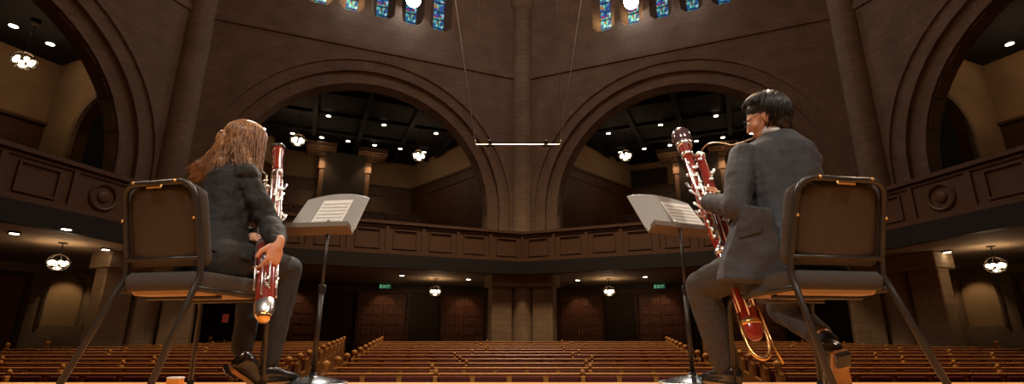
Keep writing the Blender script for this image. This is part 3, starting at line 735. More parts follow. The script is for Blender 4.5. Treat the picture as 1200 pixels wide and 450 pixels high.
# ------------------------------------------------------------------ orchestra chair
def make_chair():
    e = empty('orchestra_chair')
    def tp(p): return Vector(p)
    hw = .225
    # bent frame: rear foot - bend at the seat - up the back - over the top - down the other side
    path = []
    side = [(.258, -.41, .0), (.236, -.25, .40), (.232, -.225, .455), (.228, -.235, .52), (.222, -.29, .72), (.216, -.312, .80)]
    path += [tp(p) for p in side]
    for k in range(1, 7):
        a = PI/2*k/6; path.append(Vector((.216 - .075 + .075*math.cos(a), -.312 - .02*math.sin(a), .80 + .062*math.sin(a))))
    full = path + [Vector((-p.x, p.y, p.z)) for p in reversed(path)]
    MB().tube(full, .0135, 10).build('back_frame', STEEL, e, True)
    # front legs joined to side rails
    for s in (-1, 1):
        MB().tube([(s*.236, -.235, .405), (s*.238, .05, .40), (s*.238, .165, .40), (s*.240, .200, .385), (s*.243, .212, .35), (s*.250, .232, .0)], .0125, 10).build('front_leg', STEEL, e, True)
        MB().lathe([(.018, 0), (.018, .03), (.014, .04)], 12, c=(s*.258, -.41, 0)).build('foot_cap', BLKR, e)
        MB().lathe([(.018, 0), (.018, .03), (.014, .04)], 12, c=(s*.250, .232, 0)).build('foot_cap', BLKR, e)
    # back shell and cushion: rounded outline, slightly curved
    def panel(off, th, w_, z0, z1, nx=14, nz=12, rad=.07):
        vs = []; fs = []
        for lay in (0, 1):
            for j in range(nz+1):
                for i in range(nx+1):
                    u = -1 + 2*i/nx; t = j/nz; z = z0 + (z1-z0)*t
                    x = u*w_
                    # rounded top corners
                    dz = max(0, z - (z1-rad)); lim = w_ - (rad - math.sqrt(max(rad*rad - dz*dz, 0)))
                    dz2 = max(0, (z0+.03) - z); lim = min(lim, w_ - (.03 - math.sqrt(max(.0009 - dz2*dz2, 0))))
                    x = max(-lim, min(lim, x)); yb = -.235 - (z-.52)*.275 + .02*(1-u*u)*-1
                    ed = 1 - max(abs(u)**6, abs(2*t-1)**6)
                    vs.append((x, yb + off + (th*(.35+.65*ed) if lay else 0), z))
        N = (nx+1)*(nz+1)
        for lay in (0, 1):
            for j in range(nz):
                for i in range(nx):
                    a = lay*N + j*(nx+1) + i; q = (a, a+1, a+nx+2, a+nx+1); fs.append(q if lay else q[::-1])
        bd = [j*(nx+1) for j in range(nz+1)] ; bd = list(range(nx+1)) + [j*(nx+1)+nx for j in range(1, nz+1)] + [nz*(nx+1)+i for i in range(nx-1, -1, -1)] + [j*(nx+1) for j in range(nz-1, 0, -1)]
        for a, b in zip(bd, bd[1:]+bd[:1]): fs.append((a, b, b+N, a+N))
        return MB().add(vs, fs)
    panel(.012, .012, .203, .51, .845).build('back_shell', SHELL, e, True)
    panel(.024, .085, .240, .50, .862).build('back_cushion', FABRIC, e, True)
    MB().tube([(-.226, -.245, .528), (.226, -.245, .528)], .010, 8).build('crossbar', STEEL, e, True)
    # maker's plate slot and brass bolts
    sl = MB(); M3 = Matrix.Rotation(math.radians(-15), 3, 'X')
    sl.bbox((0, -.346, .842), (.092, .008, .021), .006, M=M3); sl.build('name_plate', BRASS, e)
    for x, y, z in ((-.13, -.349, .862), (.13, -.349, .862), (-.222, -.297, .70), (.222, -.297, .70)):
        MB().ell((x, y-.004, z), (.007, .006, .007), n=10, m=6).build('bolt', BRASS, e, True)
    # seat
    sc = MB(); rings = []
    def rr(hx, hy, z, c=.05, cy=-.005):
        out = []
        for qx, qy in ((1, 1), (-1, 1), (-1, -1), (1, -1)):
            for k in range(5):
                a = PI/2*k/4 + (0 if (qx, qy) == (1, 1) else PI/2 if (qx, qy) == (-1, 1) else PI if (qx, qy) == (-1, -1) else 1.5*PI)
                out.append((qx*(hx-c) + c*math.cos(a), cy + qy*(hy-c) + c*math.sin(a), z))
        return out
    vs = []; fs = []
    for hx, hy, z in ((.232, .222, .400), (.246, .232, .412), (.248, .236, .452), (.236, .222, .472), (.17, .16, .480)): vs += rr(hx, hy, z)
    for k in range(4):
        for i in range(20): j = (i+1) % 20; fs.append((k*20+i, k*20+j, k*20+20+j, k*20+20+i))
    fs += [tuple(range(19, -1, -1)), tuple(range(80, 100))]
    MB().add(vs, fs).build('seat_cushion', FABRIC, e, True)
    vs = rr(.215, .205, .386) + rr(.225, .212, .4005); fs = [tuple(range(19, -1, -1)), tuple(range(20, 40))] + [(i, (i+1) % 20, 20+(i+1) % 20, 20+i) for i in range(20)]
    MB().add(vs, fs).build('seat_pan', PLY, e)
    MB().tube([(-.236, -.10, .380), (.236, -.10, .380)], .008, 8).tube([(-.238, .12, .380), (.238, .12, .380)], .008, 8).build('seat_brace', STEEL, e, True)
    for ch in e.children:
        for v in ch.data.vertices:
            v.co.x *= .85
            if v.co.z > .47: v.co.z = .47 + (v.co.z-.47)*.86
    return e
ch1 = make_chair(); ch1.location = (-1.365, 2.22, 0); ch1.rotation_euler = (0, 0, math.radians(-12)); ch1.scale = (.88, .92, 1)
tag(ch1, 'black padded orchestra chair under the long-haired woman on the left of the stage', 'chair', 'orchestra chairs')
ch2 = copy_tree(ch1); ch2.scale = (1, 1, 1); ch2.location = (1.175, 2.20, 0); ch2.rotation_euler = (0, 0, math.radians(9))
tag(ch2, 'black padded orchestra chair under the man in the grey suit on the right', 'chair', 'orchestra chairs')

# ------------------------------------------------------------------ music stands
def make_stand(BL, BR, pole_top_off, base, label, sheet_label, sheet_u):
    BL = Vector(BL); BR = Vector(BR); BR.z = BL.z; ex = (BR-BL); W = ex.length; ex.normalize(); nh = Vector((-ex.y, ex.x, 0))
    al = math.radians(37); up = Vector((0, 0, math.cos(al))) + nh*math.sin(al); nrm = ex.cross(up)   # towards the player
    base = Vector(base)
    e = empty('music_stand', base); tag(e, label, 'music stand', 'music stands')
    def loc(u, t, d=0): return BL + ex*(u*W) + up*t + nrm*d - base
    # desk: arched top, cut corners
    out = []
    for i in range(13):
        u = i/12; out.append((.02 + .96*u, .300 + .045*(1-(2*u-1)**2)))
    outline = [(0.0, 0), (.0, .03), (.02, .300)] + out[1:-1] + [(.98, .300), (1.0, .03), (1.0, 0)]
    vs = [loc(u, t, 0) for u, t in outline] + [loc(u, t, -.006) for u, t in outline]; n = len(outline)
    MB().add(vs, [tuple(range(n-1, -1, -1)), tuple(range(n, 2*n))] + [(i, (i+1) % n, n+(i+1) % n, n+i) for i in range(n)]).build('desk', DESK, e)
    lip = MB(); vs = []
    for (t, d) in ((-.006, -.006), (-.006, .055), (.022, .062), (.022, .058), (.0, .050), (.0, -.006)):
        for u in (0, .03, .97, 1.0):
            k = 1.0 if u in (.03, .97) else .55
            vs.append(loc(u, t if d < .05 else t*k, d if d < 0 else d*k))
    fs = []
    for a in range(6):
        b = (a+1) % 6
        for i in range(3): fs.append((a*4+i, a*4+i+1, b*4+i+1, b*4+i))
    fs += [(0, 4, 8, 12, 16, 20), (3, 23, 19, 15, 11, 7)]
    lip.add(vs, fs).build('lip', DESKL, e)
    rim = MB().tube([loc(u, t, -.003) for u, t in outline[1:-1]], .004, 6); rim.build('rim', DESK, e)
    c = loc(.5, .13, -.02); topp = Vector((0, 0, c.z - .02))
    MB().tube([c, c*.5 + topp*.5 + Vector((0, 0, -.01)), topp + Vector((0, 0, -.05))], .012, 8).build('tilt_bracket', STEEL, e, True)
    MB().tube([(0, 0, .42), topp + Vector((0, 0, -.04))], .008, 10).build('inner_pole', STEEL, e, True)
    MB().tube([(0, 0, .035), (0, 0, .46)], .0125, 12).build('outer_pole', STEEL, e, True)
    MB().lathe([(.018, .44), (.019, .48), (.012, .49)], 12).build('collar', BLKR, e)
    MB().lathe([(.165, 0), (.165, .006), (.155, .014), (.11, .030), (.05, .042), (.02, .048), (.02, .06), (.001, .062)], 36).build('base', BLKR, e, True)
    MB().tube([(.163*math.cos(t), .163*math.sin(t), .010) for t in [2*PI*i/40 for i in range(40)]], .005, 6, closed=True).build('base_rim', SILVER, e, True)
    # sheet music
    u0, u1 = sheet_u; t0, t1 = .012, .282
    sh = empty('sheet_music', base + loc((u0+u1)/2, 0, 0)); o = sh.location
    def l2(u, t, d): return BL + ex*(u*W) + up*t + nrm*d - o
    vs = [l2(u0, t0, .0015), l2(u1, t0, .0015), l2(u1, t1, .0015), l2(u0, t1, .0015), l2(u0, t0, .004), l2(u1, t0, .004), l2(u1, t1, .004), l2(u0, t1, .004)]
    MB().add(vs, [(0,1,2,3), (7,6,5,4), (0,4,5,1), (1,5,6,2), (2,6,7,3), (3,7,4,0)]).build('page', PAPER, sh)
    st = MB()
    for g in range(8):
        for l in range(5):
            t = t1 - .03 - g*.030 - l*.0028
            a, b = l2(u0 + .025, t, .0045), l2(u1 - .025, t, .0045); st.tube([a, b], .0003, 3)
        for q in range(16):
            uu = u0 + .03 + (u1-u0-.06)*(q + rnd.random()*.6)/16
            st.ell(l2(uu, t1 - .03 - g*.030 - rnd.random()*.011, .0046), (.0016, .0016, .0006), n=6, m=4)
    st.build('notation', INK, sh)
    tag(sh, sheet_label, 'sheet music', 'sheet music')
make_stand(P(333, 275, 2.69), P(413, 271, 2.64), 0, (P(383, 285, 2.66).x, 2.66, 0), 'grey music stand with a wide desk beside the seated woman on the left', 'white sheet of music open on the left music stand', (.30, .76))
make_stand(P(760, 271, 2.66), P(838, 279, 2.84), 0, (P(797, 285, 2.72).x + .0, 2.70, 0), 'grey music stand with a wide desk in front of the seated man on the right', 'white sheet of music on the right music stand, partly behind the sleeve', (.50, .96))

# small card box near the stage edge
b0 = P(205, 449, 2.70); e = empty('small_box', (b0.x, 2.70, 0)); tag(e, 'small orange and white box on the stage floor behind the left chair legs', 'box')
MB().bbox((0, 0, .014), (.062, .05, .028), .004).build('body', ORANGE, e); MB().bbox((0, 0, .033), (.064, .052, .010), .003).build('lid', WHITE, e)

# ------------------------------------------------------------------ bassoons
def make_bassoon(boot, bell, side_dir, bocal_to, maple, label, style):
    boot = Vector(boot); bell = Vector(bell); ax = (bell-boot); L = ax.length; ax.normalize()
    sd = Vector(side_dir); sd = (sd - ax*sd.dot(ax)).normalized(); fr = ax.cross(sd)
    M = Matrix(((sd.x, fr.x, ax.x, boot.x), (sd.y, fr.y, ax.y, boot.y), (sd.z, fr.z, ax.z, boot.z), (0, 0, 0, 1)))
    e = empty('bassoon'); e.matrix_local = M; tag(e, label, 'bassoon', 'bassoons')
    k = L/1.34
    def z(v): return v*k
    wt = .93 if style == 'black' else 1.12; bt = 1.04 if style == 'black' else 1.13
    # long (bass) joint and bell at x=-.021 ; wing joint at x=+.021
    MB().loft([((0, 0, z(a)), (w_, 0, 0), (0, d, 0)) for a, w_, d in ((.06, .036, .026), (.075, .043, .030), (.25, .044, .031), (.44, .047, .034), (.455, .045, .032))], 24, 2.4).build('boot_joint', maple, e, True)
    MB().lathe([(.020, z(.45)), (.021, z(.52)), (.0195, z(.8)), (.0195, z(bt))], 18, c=(-.022, 0, 0)).build('bass_joint', maple, e, True)
    MB().lathe([(.019, z(.45)), (.022, z(.50)), (.020, z(.60)), (.018, z(wt-.03)), (.0165, z(wt))], 18, c=(.022, 0, 0)).build('wing_joint', maple, e, True)
    if style == 'black':
        MB().lathe([(.022, z(1.04)), (.024, z(1.08)), (.021, z(1.18)), (.026, z(1.28)), (.031, z(1.325))], 22, c=(-.022, 0, 0)).build('bell', maple, e, True)
        MB().lathe([(.030, z(1.318)), (.034, z(1.322)), (.035, z(1.335)), (.033, z(1.345)), (.026, z(1.346)), (.024, z(1.30))], 22, c=(-.022, 0, 0)).build('bell_ring', BLKR, e, True)
    else:
        MB().lathe([(.021, z(1.12)), (.023, z(1.15)), (.025, z(1.20)), (.029, z(1.23))], 22, c=(-.022, 0, 0)).build('bell', maple, e, True)
        MB().lathe([(.031, z(1.23)), (.037, z(1.25)), (.040, z(1.29)), (.037, z(1.325)), (.028, z(1.345)), (.020, z(1.34)), (.018, z(1.30))], 22, c=(-.022, 0, 0)).build('bell_ring', IVORY, e, True)
        MB().lathe([(.030, z(1.205)), (.033, z(1.21)), (.033, z(1.235)), (.030, z(1.24))], 22, c=(-.022, 0, 0)).build('bell_band', SILVER, e, True)
    met = SILVER if style == 'black' else BRASS
    MB().loft([((0, 0, z(a)), (w_, 0, 0), (0, d, 0)) for a, w_, d in ((-.005, .018, .014), (.004, .032, .022), (.03, .045, .033), (.075, .046, .034), (.08, .044, .032))], 24, 2.3).build('boot_cap', met if style == 'black' else maple, e, True)
    if style != 'black': MB().loft([((0, 0, z(b)), (.048, 0, 0), (0, .036, 0)) for b in (.06, .085)], 24, 2.4).build('band', BRASS, e, True)
    if style != 'black':                               # gilt guard bow below the boot
        pts = [(-.050, -.01, z(.12))] + [(-.050*math.cos(PI*i/12), -.012 - .01*math.sin(PI*i/12), -.01 - .085*math.sin(PI*i/12)) for i in range(13)] + [(.050, -.01, z(.12))]
        MB().tube(pts, .010, 8).build('guard_bow', BRASS, e, True)
        MB().tube([(.050, -.03, z(.20)), (.058, -.035, -.02), (.072, -.04, -.13)], .005, 8).build('support_rod', BRASS, e, True)
    else:
        MB().lathe([(.001, -.014), (.026, -.010), (.030, .006), (.026, .02)], 18, c=(0, 0, 0)).build('end_plug', BRASS, e, True)
    # bands
    for a, cx, r in ((.455, None, 0), (bt-.005, -.022, .0235), (wt-.02, .022, .020)):
        if cx is None: MB().loft([((0, 0, z(b)), (.050, 0, 0), (0, .037, 0)) for b in (.435, .46)], 24, 2.4).build('band', SILVER, e, True)
        else: MB().lathe([(r, z(a)), (r+.002, z(a+.004)), (r+.002, z(a+.02)), (r, z(a+.024))], 18, c=(cx, 0, 0)).build('band', SILVER, e, True)
    # keywork: rods, posts, cups and touch pieces
    rk = random.Random(11 if style == 'black' else 5)
    dens = 2.0 if style == 'black' else 1.2
    for face in (-1, 1):
        kw = MB()
        for x0, a0, a1 in ((-.034, .52, 1.02), (-.012, .50, .96), (.010, .48, .86), (.034, .50, .80), (-.036, .12, .42), (.0, .10, .40), (.036, .14, .43)):
            y = face*(.026 if a0 > .45 else .038)
            kw.tube([(x0, y, z(a0)), (x0, y, z(a1))], .0040, 6)
            a = a0
            while a <= a1: kw.ell((x0, y*.93, z(a)), (.0050, .0050, .0050), n=8, m=5); a += .07
        kw.build('key_rod', SILVER, e, True)
        n = int((17 if face < 0 else 9)*dens)
        for i in range(n):
            a = .13 + (.85 if style == 'black' else .95)*(i + rk.random()*.5)/n; lo = a < .45
            x = rk.choice((-.026, -.012, .014, .028)); y = face*(.036 if lo else .028); r = rk.uniform(.009, .014)
            c = MB(); Mx = Matrix.Rotation(PI/2, 3, 'X')
            c.lathe([(.001, -.003), (r, -.002), (r, .002), (r*.7, .004), (.001, .004)], 12, c=(x, y, z(a)), M=Mx)
            c.tube([(x, y, z(a)), (x + rk.uniform(-.02, .02), y*1.12, z(a + rk.uniform(.02, .05)))], [.003, .004], 6)
            if rk.random() < .5: c.ell((x + rk.uniform(-.03, .03), y*1.2, z(a+.035)), (.008, .004, .012), n=8, m=5)
            c.build('key_cup', SILVER, e, True)
        for i in range(5):
            a = .50 + .1*i + rk.random()*.03; x = rk.choice((-.048, .044))
            MB().tube([(x*.7, face*.02, z(a)), (x, face*.025, z(a+.02)), (x*1.15, face*.02, z(a+.045))], [.003, .004, .006], 6).build('side_key', SILVER, e, True)
    # bocal
    t = M.inverted() @ Vector(bocal_to); s0 = Vector((.022*(1.12 if style == 'black' else 1.38), 0, z(wt)))
    pts = []
    d = t - s0
    for i in range(15):
        q = i/14
        p = s0 + d*(q**1.1) + Vector((0, 0, .075*math.sin(PI*min(1, q*1.35))*(1 - q*.4))); pts.append(p)
    MB().tube([s0 - Vector((0, 0, .01))] + pts, [.0055] + [.0052 - .0025*i/14 for i in range(15)], 8).build('bocal', SILVER if style == 'black' else mat('pale_brass', (.90, .68, .48), .22, 1), e, True)
    MB().tube([pts[-1] - (pts[-1]-pts[-2]).normalized()*.0, pts[-1] + (pts[-1]-pts[-2]).normalized()*.045], [.003, .007], 8).build('reed', PLY, e, True)
    for ch in e.children:
        if ch.name.split('.')[0] in ('bocal', 'reed'):
            continue
        for v in ch.data.vertices:
            q = .84 + (.36 if style == 'black' else .56)*max(0, min(1, (v.co.z/k - .35)/.30)); v.co.x *= q; v.co.y *= q
    return e, M

# ------------------------------------------------------------------ people
def remesh(o, vox, it=6, disp=0, dscale=.08):
    r = o.modifiers.new('remesh', 'REMESH'); r.mode = 'VOXEL'; r.voxel_size = vox; r.use_smooth_shade = True
    s = o.modifiers.new('smooth', 'SMOOTH'); s.iterations = it; s.factor = .5
    if disp:
        t = bpy.data.textures.new('folds', 'CLOUDS'); t.noise_scale = dscale; t.noise_depth = 1
        d = o.modifiers.new('folds', 'DISPLACE'); d.texture = t; d.strength = disp; d.mid_level = .5; d.texture_coords = 'LOCAL'
    return o
def frame(f, u):
    f = Vector(f).normalized(); u = Vector(u); u = (u - f*u.dot(f)).normalized(); r = f.cross(u)
    return r, f, u
def head(mb, c, f, u, k=1.0):
    r, f, u = frame(f, u); M = Matrix((r, f, u)).transposed()
    mb.ell(c + u*.022*k - f*.008*k, (.072*k, .092*k, .088*k), M)          # cranium
    mb.ell(c + f*.030*k - u*.012*k, (.060*k, .058*k, .075*k), M)          # face
    mb.ell(c + f*.030*k - u*.066*k, (.046*k, .052*k, .042*k), M)          # jaw
    mb.ell(c + f*.072*k - u*.098*k, (.020*k, .016*k, .016*k), M)          # chin
    mb.caps(c + f*.085*k + u*.012*k, c + f*.098*k - u*.022*k, .008*k, .011*k)   # nose
    mb.ell(c + f*.082*k - u*.055*k, (.022*k, .010*k, .009*k), M)          # lips
    for s in (-1, 1):
        mb.ell(c + f*.075*k + u*.022*k + r*s*.030*k, (.022*k, .012*k, .007*k), M)   # brow
        mb.ell(c + f*.056*k - u*.022*k + r*s*.040*k, (.022*k, .020*k, .022*k), M)   # cheek
        mb.ell(c - f*.004*k - u*.014*k + r*s*.080*k, (.009*k, .017*k, .027*k), M)   # ear
        mb.ell(c - f*.001*k - u*.036*k + r*s*.073*k, (.007*k, .010*k, .012*k), M)
def eyes(parent, c, f, u, k=1.0):
    r, f, u = frame(f, u)
    for s in (-1, 1):
        MB().ell(c + f*.079*k + u*.006*k + r*s*.030*k, (.011*k,)*3, n=12, m=8).build('eye', WHITE, parent, True)
        MB().ell(c + f*.0875*k + u*.005*k + r*s*.030*k, (.005*k,)*3, n=10, m=6).build('iris', BLKR, parent, True)
def spectacles(parent, c, f, u, k=1.0):
    r, f, u = frame(f, u); g = MB()
    for s in (-1, 1):
        cc = c + f*.100*k + u*.005*k + r*s*.033*k
        ring_ = [cc + r*(.025*k*math.cos(t)) + u*(.020*k*math.sin(t)) - f*(.008*abs(math.cos(t)) if s*math.cos(t) > 0 else 0) for t in [2*PI*i/20 for i in range(20)]]
        g.tube(ring_, .0016, 6, closed=True)
        g.tube([cc + r*s*.025*k, c + f*.06*k + u*.010*k + r*s*.078*k, c - f*.01*k + u*.010*k + r*s*.082*k, c - f*.03*k - u*.012*k + r*s*.080*k], .0015, 6)
        MB().tube([cc - f*.0005, cc + f*.0005], .019*k, 16).build('lens', GLASS, parent)
    g.tube([c + f*.103*k + u*.010*k + r*.008*k, c + f*.107*k + u*.012*k, c + f*.103*k + u*.010*k - r*.008*k], .0016, 6)
    g.build('spectacle_frame', IRON, parent)
def hand(mb, w, d, pn, side, curl=(35, 45, 35), k=1.0, spread=.012, thumb=(.55, .4)):
    # w wrist, d direction wrist->knuckles, pn direction the palm faces, side: +1 thumb towards d x pn
    w = Vector(w); d = Vector(d).normalized(); pn = Vector(pn); pn = (pn - d*pn.dot(d)).normalized(); ac = d.cross(pn)*side
    M = Matrix((ac, d, pn)).transposed()
    mb.ell(w + d*.045*k, (.038*k, .052*k, .016*k), M); mb.ell(w + d*.07*k, (.040*k, .026*k, .013*k), M)
    mb.caps(w - d*.02*k, w + d*.02*k, .024*k, .026*k)
    mb.ell(w + d*.035*k + ac*.026*k + pn*.008*k, (.016*k, .028*k, .015*k), M)
    Ls = ((.040, .026, .020), (.046, .030, .022), (.043, .028, .021), (.034, .021, .018))
    for i in range(4):
        p = w + d*(.088 - .004*abs(i-1.2))*k + ac*((1.5-i)*.0195*k); a = 0; rr_ = (.0088, .0092, .0088, .0078)[i]*k
        dirv = (d + ac*(1.5-i)*spread*4).normalized()
        for j in range(3):
            a += math.radians(curl[j] + (i-1.5)*3)
            q = p + (dirv*math.cos(a) + pn*math.sin(a))*Ls[i][j]*k
            mb.caps(p, q, rr_*(1-.08*j), rr_*(1-.08*(j+1)), 10); p = q
    p = w + d*.022*k + ac*.032*k + pn*.004*k; q = p + (ac*thumb[0] + d*.72 + pn*.3).normalized()*.042*k
    mb.caps(p, q, .013*k, .011*k, 10); q2 = q + (d*.8 + pn*thumb[1] + ac*.1).normalized()*.030*k; mb.caps(q, q2, .011*k, .0085*k, 10)
def limb(mb, pts, rs, extra=None):
    mb.chain([Vector(p) for p in pts], rs)
def shoe(parent, heel, toe, upv, w=.046):
    heel = Vector(heel); toe = Vector(toe); f = (toe-heel); L = f.length; r, f, u = frame(f, upv); M = Matrix((r, f, u)).transposed()
    secs = []
    for t, hw, h in ((-.0, .028, .075), (.08, .036, .080), (.25, .038, .085), (.42, .038, .075), (.60, .045, .055), (.78, .047, .045), (.92, .038, .034), (1.0, .020, .022)):
        secs.append((heel + f*L*t + u*(h/2 + .012), r*hw, u*h/2))
    o = MB().loft(secs, 20, 2.6).build('shoe_upper', LEATHER, parent, True)
    m = MB(); n = 12; outl = []
    prof = ((0, .022), (.04, .034), (.25, .036), (.42, .034), (.62, .047), (.80, .049), (.93, .038), (1.02, .012))
    outl = [(t, w_) for t, w_ in prof] + [(t, -w_) for t, w_ in reversed(prof)]
    vs = [heel + f*L*t + r*w_ + u*.0 for t, w_ in outl] + [heel + f*L*t + r*w_ + u*.016 for t, w_ in outl]; n = len(outl)
    m.add(vs, [tuple(range(n-1, -1, -1)), tuple(range(n, 2*n))] + [(i, (i+1) % n, n+(i+1) % n, n+i) for i in range(n)])
    m.build('sole', SOLE, o)
    hb = MB().bbox(heel + f*L*.13 - u*.010, (.062, .066, .022), .006, M=M); hb.build('heel_block', LEATHER, o)
def hair_cap(name, parent, c, f, u, mt, k, cover, vox=.005):
    r, f, u = frame(f, u); M = Matrix((r, f, u)).transposed(); mb = MB()
    for cc, rr_ in cover: mb.ell(c + r*cc[0]*k + f*cc[1]*k + u*cc[2]*k, tuple(x*k for x in rr_), M)
    o = mb.build(name, mt, parent); remesh(o, vox, 3); return o
def strand_set(mb, c, f, u, k, n, rnd_, radii, ctr, maxpol, ext=None, rad=.0017, crown=(0, -.2, 1), puff=.0):
    # strands run from the crown over the skull
    r, f, u = frame(f, u); cr = Vector(crown).normalized()
    cr_t1 = cr.orthogonal().normalized(); cr_t2 = cr.cross(cr_t1)
    for i in range(n):
        az = rnd_.uniform(0, 2*PI); d = cr_t1*math.cos(az) + cr_t2*math.sin(az)
        pm = maxpol(d)*rnd_.uniform(.82, 1.05); p0 = rnd_.uniform(.02, .5)*pm*.8; pts = []; sw = rnd_.uniform(-.25, .25); lift = rnd_.uniform(0, 1)
        for j in range(9):
            t = p0 + (pm-p0)*j/8; az2 = sw*(t-p0); d2 = d*math.cos(az2) + cr.cross(d)*math.sin(az2)
            v = cr*math.cos(t) + d2*math.sin(t); g = 1 + .015 + .05*lift + puff*math.sin(min(t, PI/2))*lift
            q = Vector((v.x*radii[0]*g, v.y*radii[1]*g, v.z*radii[2]*g)) + Vector(ctr)
            pts.append(c + r*q.x*k + f*q.y*k + u*q.z*k)
        if ext: pts = ext(pts, d, rnd_)
        m = len(pts); mb.tube(pts, [rad*(1 - .75*(j/(m-1))**2) for j in range(m)], 4)

def torso_secs(hipc, neck, rightv_h, rightv_s, fw, prof):
    secs = []
    for t, hw, hd, fo in prof:
        c = Vector(hipc).lerp(Vector(neck), t); rv = (Vector(rightv_h).lerp(Vector(rightv_s), min(1, max(0, t)))).normalized(); fv = Vector((-rv.y, rv.x, 0))
        up = (Vector(neck)-Vector(hipc)).normalized(); fv = (fv - up*fv.dot(up)).normalized()
        secs.append((c + fv*fo, rv*hw, fv*hd))
    return secs

# ---------------- woman on the left
ax_r = Vector((.78, -.62, 0)).normalized()              # her right
hipc = Vector((-1.37, 2.27, .56)); neck = Vector((-1.465, 2.46, 1.045))
shR = Vector((-1.325, 2.345, .965)); shL = Vector((-1.57, 2.57, .985))
hcW = P(287, 168, 2.50); fW = Vector((.78, .42, -.42)); uW = Vector((.30, .20, .93))
elR = P(316, 262, 2.37); wrR = P(326, 286, 2.20)
elL = Vector((-1.44, 2.56, .74)); wrL = P(297, 279, 2.36)
hipR = hipc + ax_r*.085 + Vector((0, 0, -.005)); hipL = hipc - ax_r*.085
knR = P(338, 316, 2.56); anR = P(316, 424, 2.50)
knL = P(300, 320, 2.66); anL = P(284, 408, 2.42)
bootW = P(309, 372, 2.02); bellW = P(321, 176, 2.86)
bW, MW = make_bassoon(bootW, bellW, Vector((-1, .2, 0)), hcW + frame(fW, uW)[1]*.125 - frame(fW, uW)[2]*.058, MAPLE1,
                      'red-brown bassoon with silver keys and a black-rimmed bell, held by the woman', 'black')
pw = empty('person', (hipc.x, hipc.y, 0)); tag(pw, 'seated woman with long auburn hair in black jacket and trousers playing a bassoon', 'person')
def toW(o): o.location = -Vector(pw.location); return o
def B(mb, name, mt, parent, root, smooth=True):
    mb.v = [tuple(Vector(q) - root) for q in mb.v]; return mb.build(name, mt, parent, smooth)
class Rooted(MB):
    root = Vector((0, 0, 0))
    pass
_old_build = MB.build
def build_shift(s, name, mat_, parent=None, smooth=False, M=None):
    if parent is not None and parent.name.startswith('person') and M is None:
        ro = Vector(parent.location); s.v = [tuple(Vector(q) - ro) for q in s.v]
    elif parent is not None and parent.parent is not None and parent.parent.name.startswith('person'):
        ro = Vector(parent.parent.location); s.v = [tuple(Vector(q) - ro) for q in s.v]
    return _old_build(s, name, mat_, parent, smooth, M)
MB.build = build_shift

kW = .94
body = MB(); head(body, hcW, fW, uW, kW)
rW, ffW, uuW = frame(fW, uW)
body.caps(neck, hcW - uuW*.05 - ffW*.02, .048, .045)
prof = ((-.12, .135, .10, .0), (0, .145, .110, 0), (.2, .12, .095, 0), (.45, .105, .08, .0), (.7, .125, .085, .005), (.88, .12, .075, 0), (1.0, .06, .05, 0))
body.loft(torso_secs(hipc, neck, ax_r, (shR-shL), 0, prof), 24)
limb(body, [shR, elR, wrR], [.045, .036, .025]); limb(body, [shL, elL, wrL], [.045, .036, .025])
limb(body, [hipR, knR, anR], [.075, .055, .036]); limb(body, [hipL, knL, anL], [.075, .055, .036])
hand(body, wrR, P(318, 309, 2.18) - wrR, Vector((-.85, .45, -.1)), -1, (38, 48, 30), .95)
hand(body, wrL, P(308, 278, 2.31) - wrL, Vector((.5, .2, -.8)), 1, (30, 40, 25), .95)
remesh(body.build('body', SKIN, pw, True), .0042, 3)
eyes(pw, hcW, fW, uW, kW); spectacles(pw, hcW, fW, uW, kW)
jk = MB()
prof = ((-.0, .178, .150, 0), (.06, .172, .140, 0), (.18, .150, .122, 0), (.32, .124, .102, 0), (.55, .134, .102, .005), (.74, .154, .106, .005), (.88, .165, .100, 0), (.97, .095, .068, -.005), (1.03, .062, .058, 0))
jk.loft(torso_secs(hipc, neck, ax_r, (shR-shL), 0, prof), 28, 2.5)
limb(jk, [shR - ax_r*.015, shR.lerp(elR, .5) + Vector((.0, -.01, .0)), elR, elR.lerp(wrR, .5), wrR.lerp(elR, .10)], [.062, .055, .052, .052, .040])
limb(jk, [shL + ax_r*.015, shL.lerp(elL, .5), elL, wrL.lerp(elL, .12)], [.064, .056, .048, .036])
jk.caps(shL + Vector((0, 0, .01)), shR + Vector((0, 0, .01)), .062, .062); jk.caps((shL+shR)/2, neck + Vector((0, 0, -.015)), .085, .065)
remesh(jk.build('jacket', BLKJ, pw, True), .006, 3, .020, .05)
tr = MB()
tr.loft([(hipc + Vector((0, 0, -.085)), ax_r*.165, Vector((.62, .78, 0))*.13), (hipc + Vector((0, 0, -.03)), ax_r*.172, Vector((.62, .78, 0))*.14), (hipc + Vector((0, 0, .06)), ax_r*.155, Vector((.62, .78, 0))*.12)], 24)
limb(tr, [hipR, hipR.lerp(knR, .5) + Vector((0, 0, .006)), knR, knR.lerp(anR, .35), anR + Vector((0, 0, .01))], [.095, .084, .066, .058, .045])
limb(tr, [hipL, hipL.lerp(knL, .5), knL, knL.lerp(anL, .35) + Vector((0, -.01, 0)), anL + Vector((0, 0, .0))], [.095, .082, .065, .060, .046])
remesh(tr.build('trousers', BLKT, pw, True), .007, 4, .009, .06)
hp = P(268, 431, 2.31); shoe(pw, hp, P(303, 455, 2.44), Vector((.75, .30, .60)))
a = anR.copy(); shoe(pw, (a.x - .03, a.y - .07, .012), (a.x + .07, a.y + .16, .012), (0, 0, 1))
hw = MB(); rh = random.Random(21)
radW = (.084, .104, .102); ctrW = (0, -.012, .022)
def polW(d):
    if d.y > .5: return 1.05
    return 1.75
